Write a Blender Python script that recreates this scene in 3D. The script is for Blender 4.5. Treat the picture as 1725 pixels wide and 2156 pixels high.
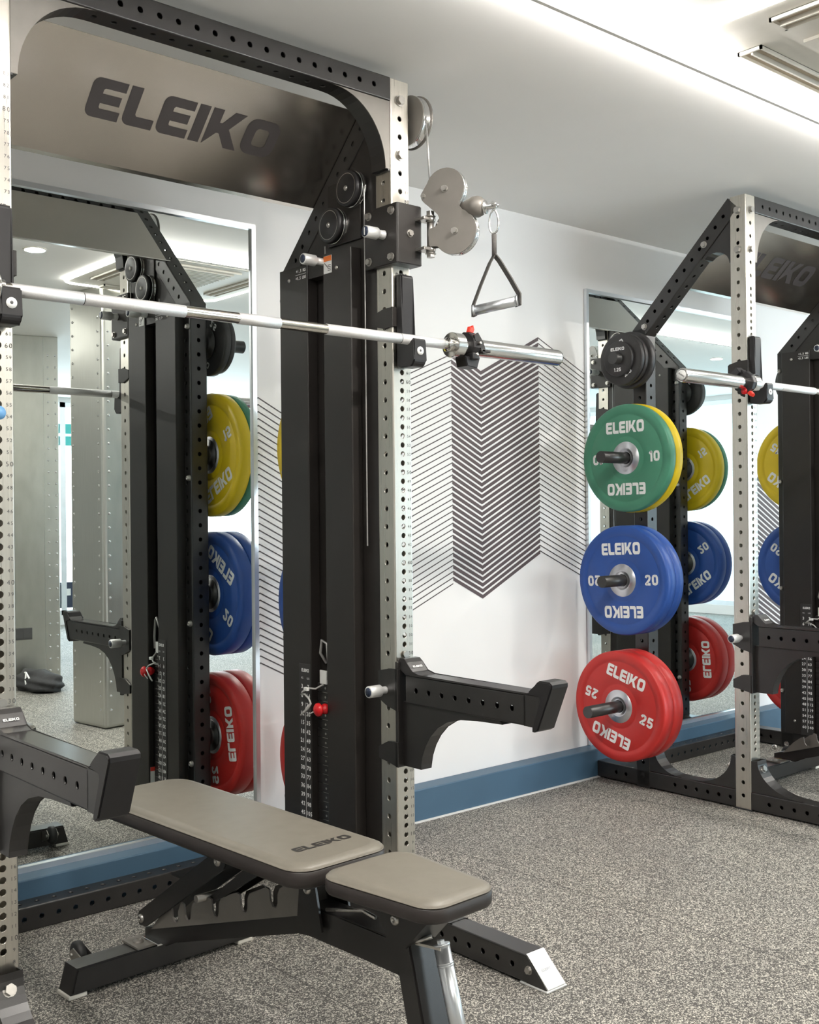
import bpy, bmesh, math, random
from mathutils import Matrix, Vector
random.seed(7)
PI = math.pi
SC = bpy.context.scene
COL = SC.collection
for o in list(bpy.data.objects):
    bpy.data.objects.remove(o)

# ------------------------------------------------------------------ camera
CAM = Vector((-2.00707, -2.27567, 1.14539))
yaw, pitch, roll, F = 0.6991, 0.0009, 0.0097, 2314.38
fw = Vector((math.sin(yaw) * math.cos(pitch), math.cos(yaw) * math.cos(pitch), math.sin(pitch)))
rt = Vector((math.cos(yaw), -math.sin(yaw), 0))
dn = fw.cross(rt)
r2 = math.cos(roll) * rt + math.sin(roll) * dn
d2 = -math.sin(roll) * rt + math.cos(roll) * dn
cd = bpy.data.cameras.new('camera')
cam = bpy.data.objects.new('camera', cd)
COL.objects.link(cam)
cam.matrix_world = Matrix(((r2.x, -d2.x, -fw.x, CAM.x), (r2.y, -d2.y, -fw.y, CAM.y), (r2.z, -d2.z, -fw.z, CAM.z), (0, 0, 0, 1)))
cd.sensor_fit = 'HORIZONTAL'
cd.sensor_width = 36
cd.lens = F * 36 / 1725
cd.shift_x = 67.67 / 1725
cd.shift_y = -2.56 / 1725
cd.clip_start = 0.05
SC.camera = cam

# ------------------------------------------------------------------ colour management, world, lamps
SC.view_settings.view_transform = 'Standard'
SC.view_settings.look = 'None'
SC.view_settings.gamma = 1
SC.view_settings.exposure = 0.56
SC.view_settings.use_curve_mapping = False
SC.cycles.max_bounces = 9
SC.cycles.diffuse_bounces = 5
SC.cycles.glossy_bounces = 6
SC.cycles.use_denoising = True
SC.cycles.sample_clamp_indirect = 6

w = bpy.data.worlds.new('sky')
SC.world = w
w.use_nodes = True
bg = w.node_tree.nodes['Background']
bg.inputs[0].default_value = (0.62, 0.86, 1.0, 1)
bg.inputs[1].default_value = 1.6

CEIL = 2.37
WALL = 0.808
DOWN_E = 18.0     # watts per downlight
DAY_E = 200.0     # daylight entering by each big window
LED_E = 125.0      # emission of the ceiling profile
RING_E = 16.0


def lamp(name, kind, loc, energy, color=(1, 1, 1), size=.1, size_y=None, direction=(0, 0, -1), parent=None, spread=None):
    ld = bpy.data.lights.new(name, kind)
    ld.energy = energy
    ld.color = color
    if kind == 'AREA':
        ld.shape = 'RECTANGLE' if size_y else 'DISK'
        ld.size = size
        if size_y:
            ld.size_y = size_y
        if spread:
            ld.spread = spread
    o = bpy.data.objects.new(name, ld)
    COL.objects.link(o)
    o.rotation_euler = Vector(direction).to_track_quat('-Z', 'Y').to_euler()
    o.location = loc
    if parent:
        o.parent = parent
    return o


# daylight entering by the windows of the two far walls
lamp('daylight', 'AREA', (3.65, -7.25, 1.32), DAY_E * 1.1, (.84, .94, 1), 5.2, 2.6, (0, 1, 0))
lamp('daylight', 'AREA', (8.75, -3.0, 1.32), DAY_E * .30, (.66, .93, 1), 5.2, 2.6, (-1, 0, 0))


# ------------------------------------------------------------------ materials
def new_mat(name):
    m = bpy.data.materials.new(name)
    m.use_nodes = True
    nt = m.node_tree
    return m, nt, nt.nodes['Principled BSDF']


def setp(p, col=None, rough=None, metal=None, spec=None, coat=None, emis=None, es=None):
    if col is not None:
        p.inputs['Base Color'].default_value = (*col, 1)
    if rough is not None:
        p.inputs['Roughness'].default_value = rough
    if metal is not None:
        p.inputs['Metallic'].default_value = metal
    if spec is not None:
        p.inputs['Specular IOR Level'].default_value = spec
    if coat is not None:
        p.inputs['Coat Weight'].default_value = coat
    if emis is not None:
        p.inputs['Emission Color'].default_value = (*emis, 1)
        p.inputs['Emission Strength'].default_value = es


def tex(nt, scale=10, detail=3, stretch=None, kind='ShaderNodeTexNoise'):
    tc = nt.nodes.new('ShaderNodeTexCoord')
    n = nt.nodes.new(kind)
    n.inputs['Scale'].default_value = scale
    if 'Detail' in n.inputs:
        n.inputs['Detail'].default_value = detail
    if stretch:
        mp = nt.nodes.new('ShaderNodeMapping')
        mp.inputs['Scale'].default_value = stretch
        nt.links.new(tc.outputs['Object'], mp.inputs[0])
        nt.links.new(mp.outputs[0], n.inputs['Vector'])
    else:
        nt.links.new(tc.outputs['Object'], n.inputs['Vector'])
    return n


def ramp(nt, fac, stops):
    r = nt.nodes.new('ShaderNodeValToRGB')
    e = r.color_ramp.elements
    for p, c in stops[1:-1]:
        e.new(p).color = (*c, 1)
    e[0].position, e[-1].position = stops[0][0], stops[-1][0]
    e[0].color, e[-1].color = (*stops[0][1], 1), (*stops[-1][1], 1)
    nt.links.new(fac, r.inputs[0])
    return r


def mat(name, col, rough=.5, metal=0., var=.06, scale=14, spec=None, coat=None, bump=0., stretch=None, bscale=None):
    m, nt, p = new_mat(name)
    setp(p, col, rough, metal, spec, coat)
    n = tex(nt, scale, 3, stretch)
    c0 = tuple(max(0, c * (1 - var)) for c in col)
    c1 = tuple(min(1, c * (1 + var)) for c in col)
    r = ramp(nt, n.outputs[0], [(.3, c0), (.7, c1)])
    nt.links.new(r.outputs[0], p.inputs['Base Color'])
    if bump:
        n2 = tex(nt, bscale or 300, 2)
        b = nt.nodes.new('ShaderNodeBump')
        b.inputs['Strength'].default_value = bump
        b.inputs['Distance'].default_value = .001
        nt.links.new(n2.outputs[0], b.inputs['Height'])
        nt.links.new(b.outputs[0], p.inputs['Normal'])
    return m


def brushed(name, col, rough, axis=(1, 1, 60), lo=.6, hi=1.5, metal=1.0, cv=.06):
    m, nt, p = new_mat(name)
    setp(p, col, rough, metal)
    n = tex(nt, 9, 4, axis)
    mr = nt.nodes.new('ShaderNodeMapRange')
    mr.inputs[3].default_value = rough * lo
    mr.inputs[4].default_value = rough * hi
    nt.links.new(n.outputs[0], mr.inputs[0])
    nt.links.new(mr.outputs[0], p.inputs['Roughness'])
    r = ramp(nt, n.outputs[0], [(.25, tuple(c * (1 - cv) for c in col)), (.75, tuple(min(1, c * (1 + cv)) for c in col))])
    nt.links.new(r.outputs[0], p.inputs['Base Color'])
    return m


def emit(name, col, s):
    m, nt, p = new_mat(name)
    setp(p, (.9, .9, .9), .5, emis=col, es=s)
    return m


M = {}
M['steel'] = brushed('brushed_stainless_steel', (.66, .63, .57), .30, (40, 40, .6))
M['sign'] = brushed('brushed_sign_steel', (.66, .62, .575), .24, (1, 24, 1), .92, 1.1, 1.0, .012)
M['black'] = mat('black_powder_coat', (.017, .0155, .015), .30, 0, .12, 20, spec=.70, bump=.15, bscale=900)
M['cover'] = mat('satin_black_sheet_steel', (.019, .0165, .015), .38, 0, .1, 8, spec=.42)
M['plastic'] = mat('black_urethane', (.017, .016, .017), .36, 0, .08, 30, spec=.4)
M['rubber'] = mat('black_rubber', (.02, .02, .02), .55, 0, .1, 60)
M['chrome'] = mat('polished_chrome', (.82, .82, .82), .09, 1, .02, 20)
M['zinc'] = mat('zinc_plated_bolt', (.52, .50, .47), .34, 1, .08, 60)
M['sleeve'] = brushed('turned_chrome_sleeve', (.78, .77, .75), .13, (1, 60, 60))
M['shaft'] = mat('smooth_bar_steel', (.72, .69, .64), .14, 1, .04, 30)
M['knurl'] = mat('knurled_bar_steel', (.86, .86, .86), .5, .75, .05, 400, bump=.5, bscale=1500)
M['grey'] = mat('grey_anodised_plate', (.205, .19, .172), .42, .35, .05, 20)
M['satin'] = mat('satin_aluminium', (.86, .86, .85), .5, .6, .03, 10)
M['slick'] = mat('slick_black_wear_pad', (.03, .028, .028), .2, 0, .06, 30, spec=.7)
M['alu'] = mat('aluminium_frame', (.74, .77, .80), .30, .85, .04, 10)
M['white_txt'] = mat('white_lettering', (.86, .86, .85), .5, 0, .02)
M['grey_txt'] = mat('grey_engraving', (.09, .09, .09), .6, 0, .05)
M['sign_txt'] = mat('dark_sign_print', (.052, .046, .046), .5, 0, .05)
M['pad_txt'] = mat('embossed_black_print', (.03, .028, .026), .4, 0, .05)
M['pad'] = mat('grey_green_vinyl', (.178, .162, .133), .42, 0, .05, 30, bump=.12, bscale=500)
M['pad_side'] = mat('dark_brown_vinyl', (.030, .024, .022), .45, 0, .08, 30)
M['red_rub'] = mat('red_bumper_rubber', (.50, .022, .018), .42, 0, .05, 12)
M['blue_rub'] = mat('blue_bumper_rubber', (.018, .075, .32), .42, 0, .05, 12)
M['yellow_rub'] = mat('yellow_bumper_rubber', (.72, .52, .008), .42, 0, .04, 12)
M['green_rub'] = mat('green_bumper_rubber', (.06, .235, .145), .42, 0, .05, 12)
M['black_rub'] = mat('black_plate_rubber', (.028, .026, .026), .38, 0, .06, 12)
M['hub'] = mat('machined_steel_hub', (.66, .66, .70), .30, .9, .06, 40)
M['red'] = mat('glossy_red_plastic', (.55, .008, .012), .2, 0, .05)
M['redmat'] = mat('red_lever_plastic', (.75, .05, .03), .4, 0, .05)
M['orange'] = mat('orange_label_print', (.75, .17, .02), .5, 0, .03)
M['label'] = mat('white_label', (.8, .8, .78), .5, 0, .03)
M['navy'] = mat('navy_cap', (.02, .03, .06), .4, 0, .05)
M['blue_stick'] = mat('blue_sticker', (.12, .3, .55), .4, 0, .05)
M['strap'] = mat('grey_nylon_webbing', (.075, .07, .066), .75, 0, .25, 400, bump=.5, bscale=900)
M['cord'] = mat('grey_coiled_cord', (.45, .44, .42), .4, 0, .1, 50)
M['cable'] = mat('coated_steel_cable', (.42, .41, .40), .3, .4, .08, 100)
M['paint_wall'] = mat('white_wall_paint', (.83, .82, .81), .62, 0, .012, 3, bump=.03, bscale=200)
M['ceil'] = mat('white_ceiling_paint', (.90, .885, .86), .7, 0, .012, 3)
M['plinth'] = mat('blue_grey_plinth_paint', (.055, .115, .18), .45, 0, .05, 4)
M['caulk'] = mat('white_sealant', (.7, .7, .68), .6)
M['decal'] = mat('dark_mauve_vinyl', (.085, .062, .064), .55, 0, .04, 20)
M['decal_thin'] = mat('charcoal_vinyl', (.06, .05, .05), .55, 0, .04, 20)
M['panelsteel'] = brushed('brushed_steel_cladding', (.60, .60, .56), .30, (2, 40, .8), .8, 1.3)
M['bag'] = mat('dark_bag_fabric', (.03, .03, .032), .8, 0, .2, 40)
M['acwhite'] = mat('off_white_ac_plastic', (.80, .77, .70), .5, 0, .03)
M['acdark'] = mat('tan_ac_recess', (.50, .42, .32), .6, 0, .1)
M['darkgrey'] = mat('dark_grey_wall_panel', (.06, .06, .06), .5, 0, .1)
M['led'] = emit('led_tape', (1, .97, .93), LED_E)
M['ring'] = emit('led_ring', (1, .97, .92), RING_E)
M['downled'] = emit('downlight_lens', (1, .96, .9), 12)
M['teal'] = mat('teal_window_film', (.08, .55, .52), .4)

m, nt, p = new_mat('mirror_glass')
setp(p, (.80, .845, .83), .0, 1)
M['mirror'] = m
m, nt, p = new_mat('window_glass')
g = nt.nodes.new('ShaderNodeBsdfGlossy')
g.inputs['Roughness'].default_value = 0
t = nt.nodes.new('ShaderNodeBsdfTransparent')
mx = nt.nodes.new('ShaderNodeMixShader')
mx.inputs[0].default_value = .06
nt.links.new(t.outputs[0], mx.inputs[1])
nt.links.new(g.outputs[0], mx.inputs[2])
nt.links.new(mx.outputs[0], nt.nodes['Material Output'].inputs[0])
M['glass'] = m

# speckled rubber gym floor with tile seams
m, nt, p = new_mat('speckled_rubber_floor')
setp(p, (.1, .1, .1), .62, spec=.4)
v = tex(nt, 300, kind='ShaderNodeTexVoronoi')
sep = nt.nodes.new('ShaderNodeSeparateColor')
nt.links.new(v.outputs['Color'], sep.inputs[0])


def math_node(op, a, b=None, c=None):
    n = nt.nodes.new('ShaderNodeMath')
    n.operation = op
    for i, q in enumerate((a, b, c)):
        if q is None:
            continue
        if isinstance(q, (int, float)):
            n.inputs[i].default_value = q
        else:
            nt.links.new(q, n.inputs[i])
    return n.outputs[0]


fleck = math_node('LESS_THAN', v.outputs['Distance'], math_node('MULTIPLY', math_node('SUBTRACT', sep.outputs[0], .10), .98))
fcol = ramp(nt, sep.outputs[1], [(0, (.20, .192, .172)), (.6, (.36, .345, .31)), (1, (.66, .63, .57))])
nb = tex(nt, 520, 2)
bcol = ramp(nt, nb.outputs[0], [(.35, (.034, .033, .031)), (.65, (.095, .092, .086))])
rr = nt.nodes.new('ShaderNodeMix')
rr.data_type = 'RGBA'
nt.links.new(fleck, rr.inputs[0])
nt.links.new(bcol.outputs[0], rr.inputs[6])
nt.links.new(fcol.outputs[0], rr.inputs[7])
n2 = tex(nt, 2.2, 3)
r3 = ramp(nt, n2.outputs[0], [(.3, (.86, .86, .86)), (.7, (1.08, 1.07, 1.04))])
mm = nt.nodes.new('ShaderNodeMix')
mm.data_type = 'RGBA'
mm.blend_type = 'MULTIPLY'
mm.inputs[0].default_value = 1
nt.links.new(rr.outputs[2], mm.inputs[6])
nt.links.new(r3.outputs[0], mm.inputs[7])
tc = nt.nodes.new('ShaderNodeTexCoord')
sx = nt.nodes.new('ShaderNodeSeparateXYZ')
nt.links.new(tc.outputs['Object'], sx.inputs[0])


seams = []
for ax, off in ((0, .57), (1, .36)):
    a = math_node('SUBTRACT', sx.outputs[ax], off)
    a = math_node('PINGPONG', a, .5 if ax == 0 else 1.0)
    nz = tex(nt, 60, 2)
    a = math_node('ADD', a, math_node('MULTIPLY', nz.outputs[0], .002))
    seams.append(math_node('LESS_THAN', a, .0030))
sm = math_node('MAXIMUM', seams[0], math_node('MULTIPLY', seams[1], math_node('LESS_THAN', sx.outputs[0], .57)))
m2 = nt.nodes.new('ShaderNodeMix')
m2.data_type = 'RGBA'
nt.links.new(math_node('MULTIPLY', sm, .7), m2.inputs[0])
nt.links.new(mm.outputs[2], m2.inputs[6])
m2.inputs[7].default_value = (.02, .02, .019, 1)
nt.links.new(m2.outputs[2], p.inputs['Base Color'])
bn = nt.nodes.new('ShaderNodeBump')
bn.inputs['Strength'].default_value = .12
bn.inputs['Distance'].default_value = .001
nt.links.new(v.outputs['Distance'], bn.inputs['Height'])
nt.links.new(bn.outputs[0], p.inputs['Normal'])
M['floor'] = m


# ------------------------------------------------------------------ mesh helpers
def T(x=0, y=0, z=0):
    return Matrix.Translation((x, y, z))


def box(bm, x0, x1, y0, y1, z0, z1, bev=0., seg=2, Mx=None):
    vs = [bm.verts.new((x, y, z)) for z in (z0, z1) for y in (y0, y1) for x in (x0, x1)]
    idx = [(0, 2, 3, 1), (4, 5, 7, 6), (0, 1, 5, 4), (2, 6, 7, 3), (0, 4, 6, 2), (1, 3, 7, 5)]
    fs = [bm.faces.new([vs[i] for i in f]) for f in idx]
    if Mx is not None:
        bmesh.ops.transform(bm, matrix=Mx, verts=vs)
    if bev > 0:
        es = list({e for f in fs for e in f.edges})
        bmesh.ops.bevel(bm, geom=es, offset=bev, segments=seg, affect='EDGES', profile=.5)


def frame_of(p0, p1):
    a = (Vector(p1) - Vector(p0)).normalized()
    u = a.orthogonal().normalized()
    return a, u, a.cross(u)


def cyl(bm, p0, p1, r, r1=None, seg=20, caps=True, u=None):
    p0, p1 = Vector(p0), Vector(p1)
    r1 = r if r1 is None else r1
    a, uu, vv = frame_of(p0, p1)
    if u is not None:
        uu = Vector(u)
        vv = a.cross(uu)
    A = [bm.verts.new(p0 + r * (math.cos(t) * uu + math.sin(t) * vv)) for t in [2 * PI * i / seg for i in range(seg)]]
    B = [bm.verts.new(p1 + r1 * (math.cos(t) * uu + math.sin(t) * vv)) for t in [2 * PI * i / seg for i in range(seg)]]
    for i in range(seg):
        j = (i + 1) % seg
        f = bm.faces.new((A[i], A[j], B[j], B[i]))
        f.smooth = seg > 8
    if caps:
        bm.faces.new(A[::-1])
        bm.faces.new(B)


def lathe(bm, prof, origin, axis, seg=48, smooth=True):
    """prof: list of (r, h) along axis; closed automatically if r==0 at the ends"""
    o = Vector(origin)
    a, u, v = frame_of((0, 0, 0), axis)
    rings = []
    for r, h in prof:
        if r < 1e-6:
            rings.append([bm.verts.new(o + a * h)])
        else:
            rings.append([bm.verts.new(o + a * h + r * (math.cos(2 * PI * i / seg) * u + math.sin(2 * PI * i / seg) * v)) for i in range(seg)])
    for A, B in zip(rings, rings[1:]):
        for i in range(seg):
            j = (i + 1) % seg
            if len(A) == 1 and len(B) == 1:
                continue
            if len(A) == 1:
                f = bm.faces.new((A[0], B[j], B[i]))
            elif len(B) == 1:
                f = bm.faces.new((A[i], A[j], B[0]))
            else:
                f = bm.faces.new((A[i], A[j], B[j], B[i]))
            f.smooth = smooth


def sweep(bm, pts, r, seg=8, closed=False, flat=None):
    pts = [Vector(p) for p in pts]
    n = len(pts)
    rings = []
    prev = None
    for i in range(n):
        if closed:
            t = (pts[(i + 1) % n] - pts[i - 1]).normalized()
        else:
            t = (pts[min(i + 1, n - 1)] - pts[max(i - 1, 0)]).normalized()
        if prev is None:
            u = t.orthogonal().normalized()
        else:
            u = (prev - t * prev.dot(t)).normalized()
        prev = u
        v = t.cross(u)
        rings.append([bm.verts.new(pts[i] + r * (math.cos(2 * PI * k / seg) * u + math.sin(2 * PI * k / seg) * v)) for k in range(seg)])
    R = list(zip(rings, rings[1:] + ([rings[0]] if closed else [])))
    if not closed:
        R = list(zip(rings, rings[1:]))
    for A, B in R:
        for k in range(seg):
            f = bm.faces.new((A[k], A[(k + 1) % seg], B[(k + 1) % seg], B[k]))
            f.smooth = True
    if not closed:
        bm.faces.new(rings[0][::-1])
        bm.faces.new(rings[-1])


def ribbon(bm, pts, wdir, width, thick):
    """flat strap through pts; wdir = width direction"""
    wdir = Vector(wdir).normalized()
    pts = [Vector(p) for p in pts]
    rings = []
    for i, p_ in enumerate(pts):
        t = (pts[min(i + 1, len(pts) - 1)] - pts[max(i - 1, 0)]).normalized()
        nrm = t.cross(wdir).normalized()
        a, b = wdir * width / 2, nrm * thick / 2
        rings.append([bm.verts.new(p_ + q) for q in (a + b, -a + b, -a - b, a - b)])
    for A, B in zip(rings, rings[1:]):
        for k in range(4):
            bm.faces.new((A[k], A[(k + 1) % 4], B[(k + 1) % 4], B[k]))
    bm.faces.new(rings[0][::-1])
    bm.faces.new(rings[-1])


AX = {'x': (1, 2, 0), 'y': (0, 2, 1), 'z': (0, 1, 2)}


def prism(bm, pts, axis, a, b, bev=0.):
    """polygon pts in the plane normal to axis ('x': (y,z), 'y': (x,z), 'z': (x,y)) extruded from a to b"""
    i, j, k = AX[axis]

    def mk(q, h):
        c = [0, 0, 0]
        c[i], c[j], c[k] = q[0], q[1], h
        return bm.verts.new(c)
    A = [mk(q, a) for q in pts]
    B = [mk(q, b) for q in pts]
    fa = bm.faces.new(A)
    fb = bm.faces.new(B[::-1])
    sides = []
    for q in range(len(pts)):
        w_ = (q + 1) % len(pts)
        sides.append(bm.faces.new((A[w_], A[q], B[q], B[w_])))
    if bev > 0:
        es = list({e for f in (fa, fb) for e in f.edges})
        bmesh.ops.bevel(bm, geom=es, offset=bev, segments=2, affect='EDGES')


def arc(cx, cy, rx, ry, a0, a1, n=12):
    return [(cx + rx * math.cos(math.radians(a0 + (a1 - a0) * i / n)), cy + ry * math.sin(math.radians(a0 + (a1 - a0) * i / n))) for i in range(n + 1)]


def rrect(x0, x1, y0, y1, r, n=5):
    return arc(x1 - r, y1 - r, r, r, 0, 90, n) + arc(x0 + r, y1 - r, r, r, 90, 180, n) + arc(x0 + r, y0 + r, r, r, 180, 270, n) + arc(x1 - r, y0 + r, r, r, 270, 360, n)


HOLE = .0078


def holed_face(bm, fn, flat, L, zs, pitch, r=HOLE, depth=.004):
    """fn(s, z, d) -> point: s across the face, z along, d inwards"""
    hw = flat / 2
    zs = sorted(z for z in zs if r + .002 < z < L - r - .002)
    cells = []
    for z in zs:
        cells.append((z, min(pitch / 2, hw)))
    cur = 0.
    for z, h in cells:
        z0, z1 = z - h, z + h
        if z0 < 0:
            z0 = 0
        if z1 > L:
            z1 = L
        if z0 - cur > 1e-5:
            bm.faces.new([bm.verts.new(fn(*q)) for q in ((-hw, cur, 0), (hw, cur, 0), (hw, z0, 0), (-hw, z0, 0))])
        angs = [2 * PI * i / 12 + .01 for i in range(12)]
        corners = [(hw, z1 - z), (-hw, z1 - z), (-hw, z0 - z), (hw, z0 - z)]
        al = [(a % (2 * PI), None) for a in angs] + [(math.atan2(c[1], c[0]) % (2 * PI), c) for c in corners]
        al.sort(key=lambda q: q[0])
        inner, outer, deep = [], [], []
        for a, c in al:
            ca, sa = math.cos(a), math.sin(a)
            inner.append(bm.verts.new(fn(r * ca, z + r * sa, 0)))
            deep.append(bm.verts.new(fn(r * ca, z + r * sa, depth)))
            if c is None:
                ts = []
                if abs(ca) > 1e-6:
                    ts.append(hw / abs(ca))
                if sa > 1e-6:
                    ts.append((z1 - z) / sa)
                if sa < -1e-6:
                    ts.append((z0 - z) / sa)
                t_ = min(ts)
                c = (t_ * ca, t_ * sa)
            outer.append(bm.verts.new(fn(c[0], z + c[1], 0)))
        n = len(al)
        for i in range(n):
            j = (i + 1) % n
            bm.faces.new((outer[i], outer[j], inner[j], inner[i]))
            f = bm.faces.new((inner[i], inner[j], deep[j], deep[i]))
            f.smooth = True
        cur = z1
    if L - cur > 1e-5:
        bm.faces.new([bm.verts.new(fn(*q)) for q in ((-hw, cur, 0), (hw, cur, 0), (hw, L, 0), (-hw, L, 0))])


def ptube(bm, L, wx, wy, holes, Mx, r=.004, pitch=.05, pitches=None):
    """perforated square tube along local z, holes = {'+x':[..],'-x':..,'+y':..,'-y':..}"""
    start = len(bm.verts)
    pitches = pitches or {}
    bm.verts.index_update()
    old = set(bm.verts)
    hx, hy = wx / 2, wy / 2
    fns = {
        '+x': (lambda s, z, d: (hx - d, s, z), wy), '-x': (lambda s, z, d: (-hx + d, -s, z), wy),
        '+y': (lambda s, z, d: (-s, hy - d, z), wx), '-y': (lambda s, z, d: (s, -hy + d, z), wx)}
    for k, (fn, width) in fns.items():
        holed_face(bm, fn, width - 2 * r, L, holes.get(k, []), pitches.get(k, pitch))
    for sx_, sy_, a0 in ((1, 1, 0), (-1, 1, 90), (-1, -1, 180), (1, -1, 270)):
        A = arc(sx_ * (hx - r), sy_ * (hy - r), r, r, a0, a0 + 90, 3)
        for (a, b) in zip(A, A[1:]):
            f = bm.faces.new([bm.verts.new(q) for q in ((a[0], a[1], 0), (b[0], b[1], 0), (b[0], b[1], L), (a[0], a[1], L))])
            f.smooth = True
    out = rrect(-hx, hx, -hy, hy, r, 3)
    bm.faces.new([bm.verts.new((x, y, 0)) for x, y in out[::-1]])
    bm.faces.new([bm.verts.new((x, y, L)) for x, y in out])
    nv = [v_ for v_ in bm.verts if v_ not in old]
    bmesh.ops.transform(bm, matrix=Mx, verts=nv)


def hexbolt(bm, p0, d, r=.011, h=.008, washer=True):
    p0, d = Vector(p0), Vector(d).normalized()
    if washer:
        cyl(bm, p0, p0 + d * .002, r * 1.25, seg=16)
    cyl(bm, p0 + d * .002, p0 + d * (.002 + h), r, seg=6)


def dome(bm, p0, d, r=.008, h=.005):
    lathe(bm, [(r, 0), (r * .95, h * .45), (r * .65, h * .85), (r * .35, h), (r * .3, h * .55), (0, h * .5)], p0, d, 16)


def build(name, bm, material, parent=None, normals=True, merge=False):
    me = bpy.data.meshes.new(name)
    if merge:
        bmesh.ops.remove_doubles(bm, verts=bm.verts[:], dist=1e-5)
    if normals:
        bmesh.ops.recalc_face_normals(bm, faces=bm.faces[:])
    bm.to_mesh(me)
    bm.free()
    if isinstance(material, (list, tuple)):
        for x in material:
            me.materials.append(M[x])
    else:
        me.materials.append(M[material])
    o = bpy.data.objects.new(name, me)
    COL.objects.link(o)
    if parent is not None:
        o.parent = parent
    return o


def B():
    return bmesh.new()


def tag(o, label=None, cat=None, group=None, kind=None):
    if label:
        o['label'] = label
    if cat:
        o['category'] = cat
    if group:
        o['group'] = group
    if kind:
        o['kind'] = kind
    return o


def thing(name, label, cat, loc=(0, 0, 0), group=None):
    o = bpy.data.objects.new(name, None)
    o.empty_display_size = .1
    COL.objects.link(o)
    o.location = loc
    return tag(o, label, cat, group)


def copy_tree(o, parent=None, loc=None, label=None):
    c = o.copy()
    COL.objects.link(c)
    c.parent = parent
    if loc is not None:
        c.location = loc
    if label:
        c['label'] = label
    for ch in [q for q in o.children]:
        copy_tree(ch, c)
    return c


# ------------------------------------------------------------------ lettering
def glyphs():
    G = {}
    ce = arc(.2, .2, .2, .2, 270, 180, 4)
    te = arc(.2, .8, .2, .2, 180, 90, 4)
    G['E'] = (.95, [ce + te + [(.95, 1), (.95, .76), (.38, .76), (.34, .72), (.34, .62), (.88, .62), (.88, .38), (.34, .38), (.34, .28), (.38, .24), (.95, .24), (.95, 0)]], None)
    G['L'] = (.9, [ce + [(0, 1), (.33, 1), (.33, .31), (.38, .26), (.9, .26), (.9, 0)]], None)
    G['I'] = (.33, [[(0, 0), (0, 1), (.33, 1), (.33, 0)]], None)
    G['K'] = (1.1, [[(0, 0), (0, 1), (.33, 1), (.33, .64), (.42, .64), (.70, 1), (1.08, 1), (.68, .52), (1.12, 0), (.72, 0), (.42, .36), (.33, .36)]], None)
    G['O'] = (1.1, None, (rrect(0, 1.1, 0, 1, .3, 6), rrect(.32, .78, .25, .75, .12, 6)))
    return G


GL = glyphs()


def word_logo(bm, width, height, Mx, bold=True):
    """ELEIKO-style wordmark, baseline-centred at local origin, in local xy plane"""
    txt = 'ELEIKO'
    gap = .10
    tot = sum(GL[c][0] for c in txt) + gap * 5
    sx_ = width / tot
    x = -tot / 2
    new = []
    for c in txt:
        wd, polys, ring = GL[c]
        if polys:
            for P_ in polys:
                vs = [bm.verts.new(((x + a) * sx_, (b - .5) * height, 0)) for a, b in P_]
                new += vs
                bm.faces.new(vs[::-1])
        else:
            o_, i_ = ring
            A = [bm.verts.new(((x + a) * sx_, (b - .5) * height, 0)) for a, b in o_]
            Bv = [bm.verts.new(((x + a) * sx_, (b - .5) * height, 0)) for a, b in i_]
            new += A + Bv
            for k in range(len(A)):
                j = (k + 1) % len(A)
                bm.faces.new((A[k], A[j], Bv[j], Bv[k]))
        x += wd + gap
    bmesh.ops.transform(bm, matrix=Mx, verts=new)


_gc = {}


def glyph_mesh(ch, bold):
    key = (ch, bold)
    if key not in _gc:
        cu = bpy.data.curves.new('t', 'FONT')
        cu.body = ch
        cu.size = 1
        cu.resolution_u = 3
        cu.offset = .025 if bold else 0
        cu.align_x = 'CENTER'
        ob = bpy.data.objects.new('t', cu)
        COL.objects.link(ob)
        bpy.context.view_layer.update()
        me = bpy.data.meshes.new_from_object(ob.evaluated_get(bpy.context.evaluated_depsgraph_get()))
        _gc[key] = ([tuple(v_.co) for v_ in me.vertices], [tuple(pl.vertices) for pl in me.polygons])
        bpy.data.objects.remove(ob)
        bpy.data.meshes.remove(me)
    return _gc[key]


def text(bm, s, size, Mx, adv=.62, bold=False):
    """text centred on local origin, cap height about .73*size"""
    n = len(s)
    for i, ch in enumerate(s):
        if ch == ' ':
            continue
        vs, fs = glyph_mesh(ch, bold)
        off = (i - (n - 1) / 2) * adv * size
        nv = [bm.verts.new(Mx @ Vector((x * size + off, (y - .36) * size, 0))) for x, y, _ in vs]
        for f in fs:
            try:
                bm.faces.new([nv[k] for k in f])
            except ValueError:
                pass


def basis(right, up, origin):
    r_ = Vector(right).normalized()
    u_ = Vector(up).normalized()
    n_ = r_.cross(u_)
    return Matrix(((r_.x, u_.x, n_.x, origin[0]), (r_.y, u_.y, n_.y, origin[1]), (r_.z, u_.z, n_.z, origin[2]), (0, 0, 0, 1)))


STROKES = {
    '0': ([[(.13, .3), (.13, .7), (.2, .85), (.35, .88), (.5, .85), (.57, .7), (.57, .3), (.5, .15), (.35, .12), (.2, .15), (.13, .3)]], .70),
    '1': ([[(.05, .72), (.20, .86), (.27, .88), (.27, .0)]], .42),
    '2': ([[(.12, .70), (.20, .84), (.35, .88), (.50, .84), (.56, .70), (.50, .52), (.13, .13), (.62, .12)]], .70),
    '5': ([[(.60, .88), (.17, .88), (.15, .52), (.36, .58), (.52, .52), (.57, .34), (.50, .17), (.35, .12), (.20, .15), (.10, .26)]], .70),
    '.': ([[(.10, .06), (.10, .14)]], .22)}


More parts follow.
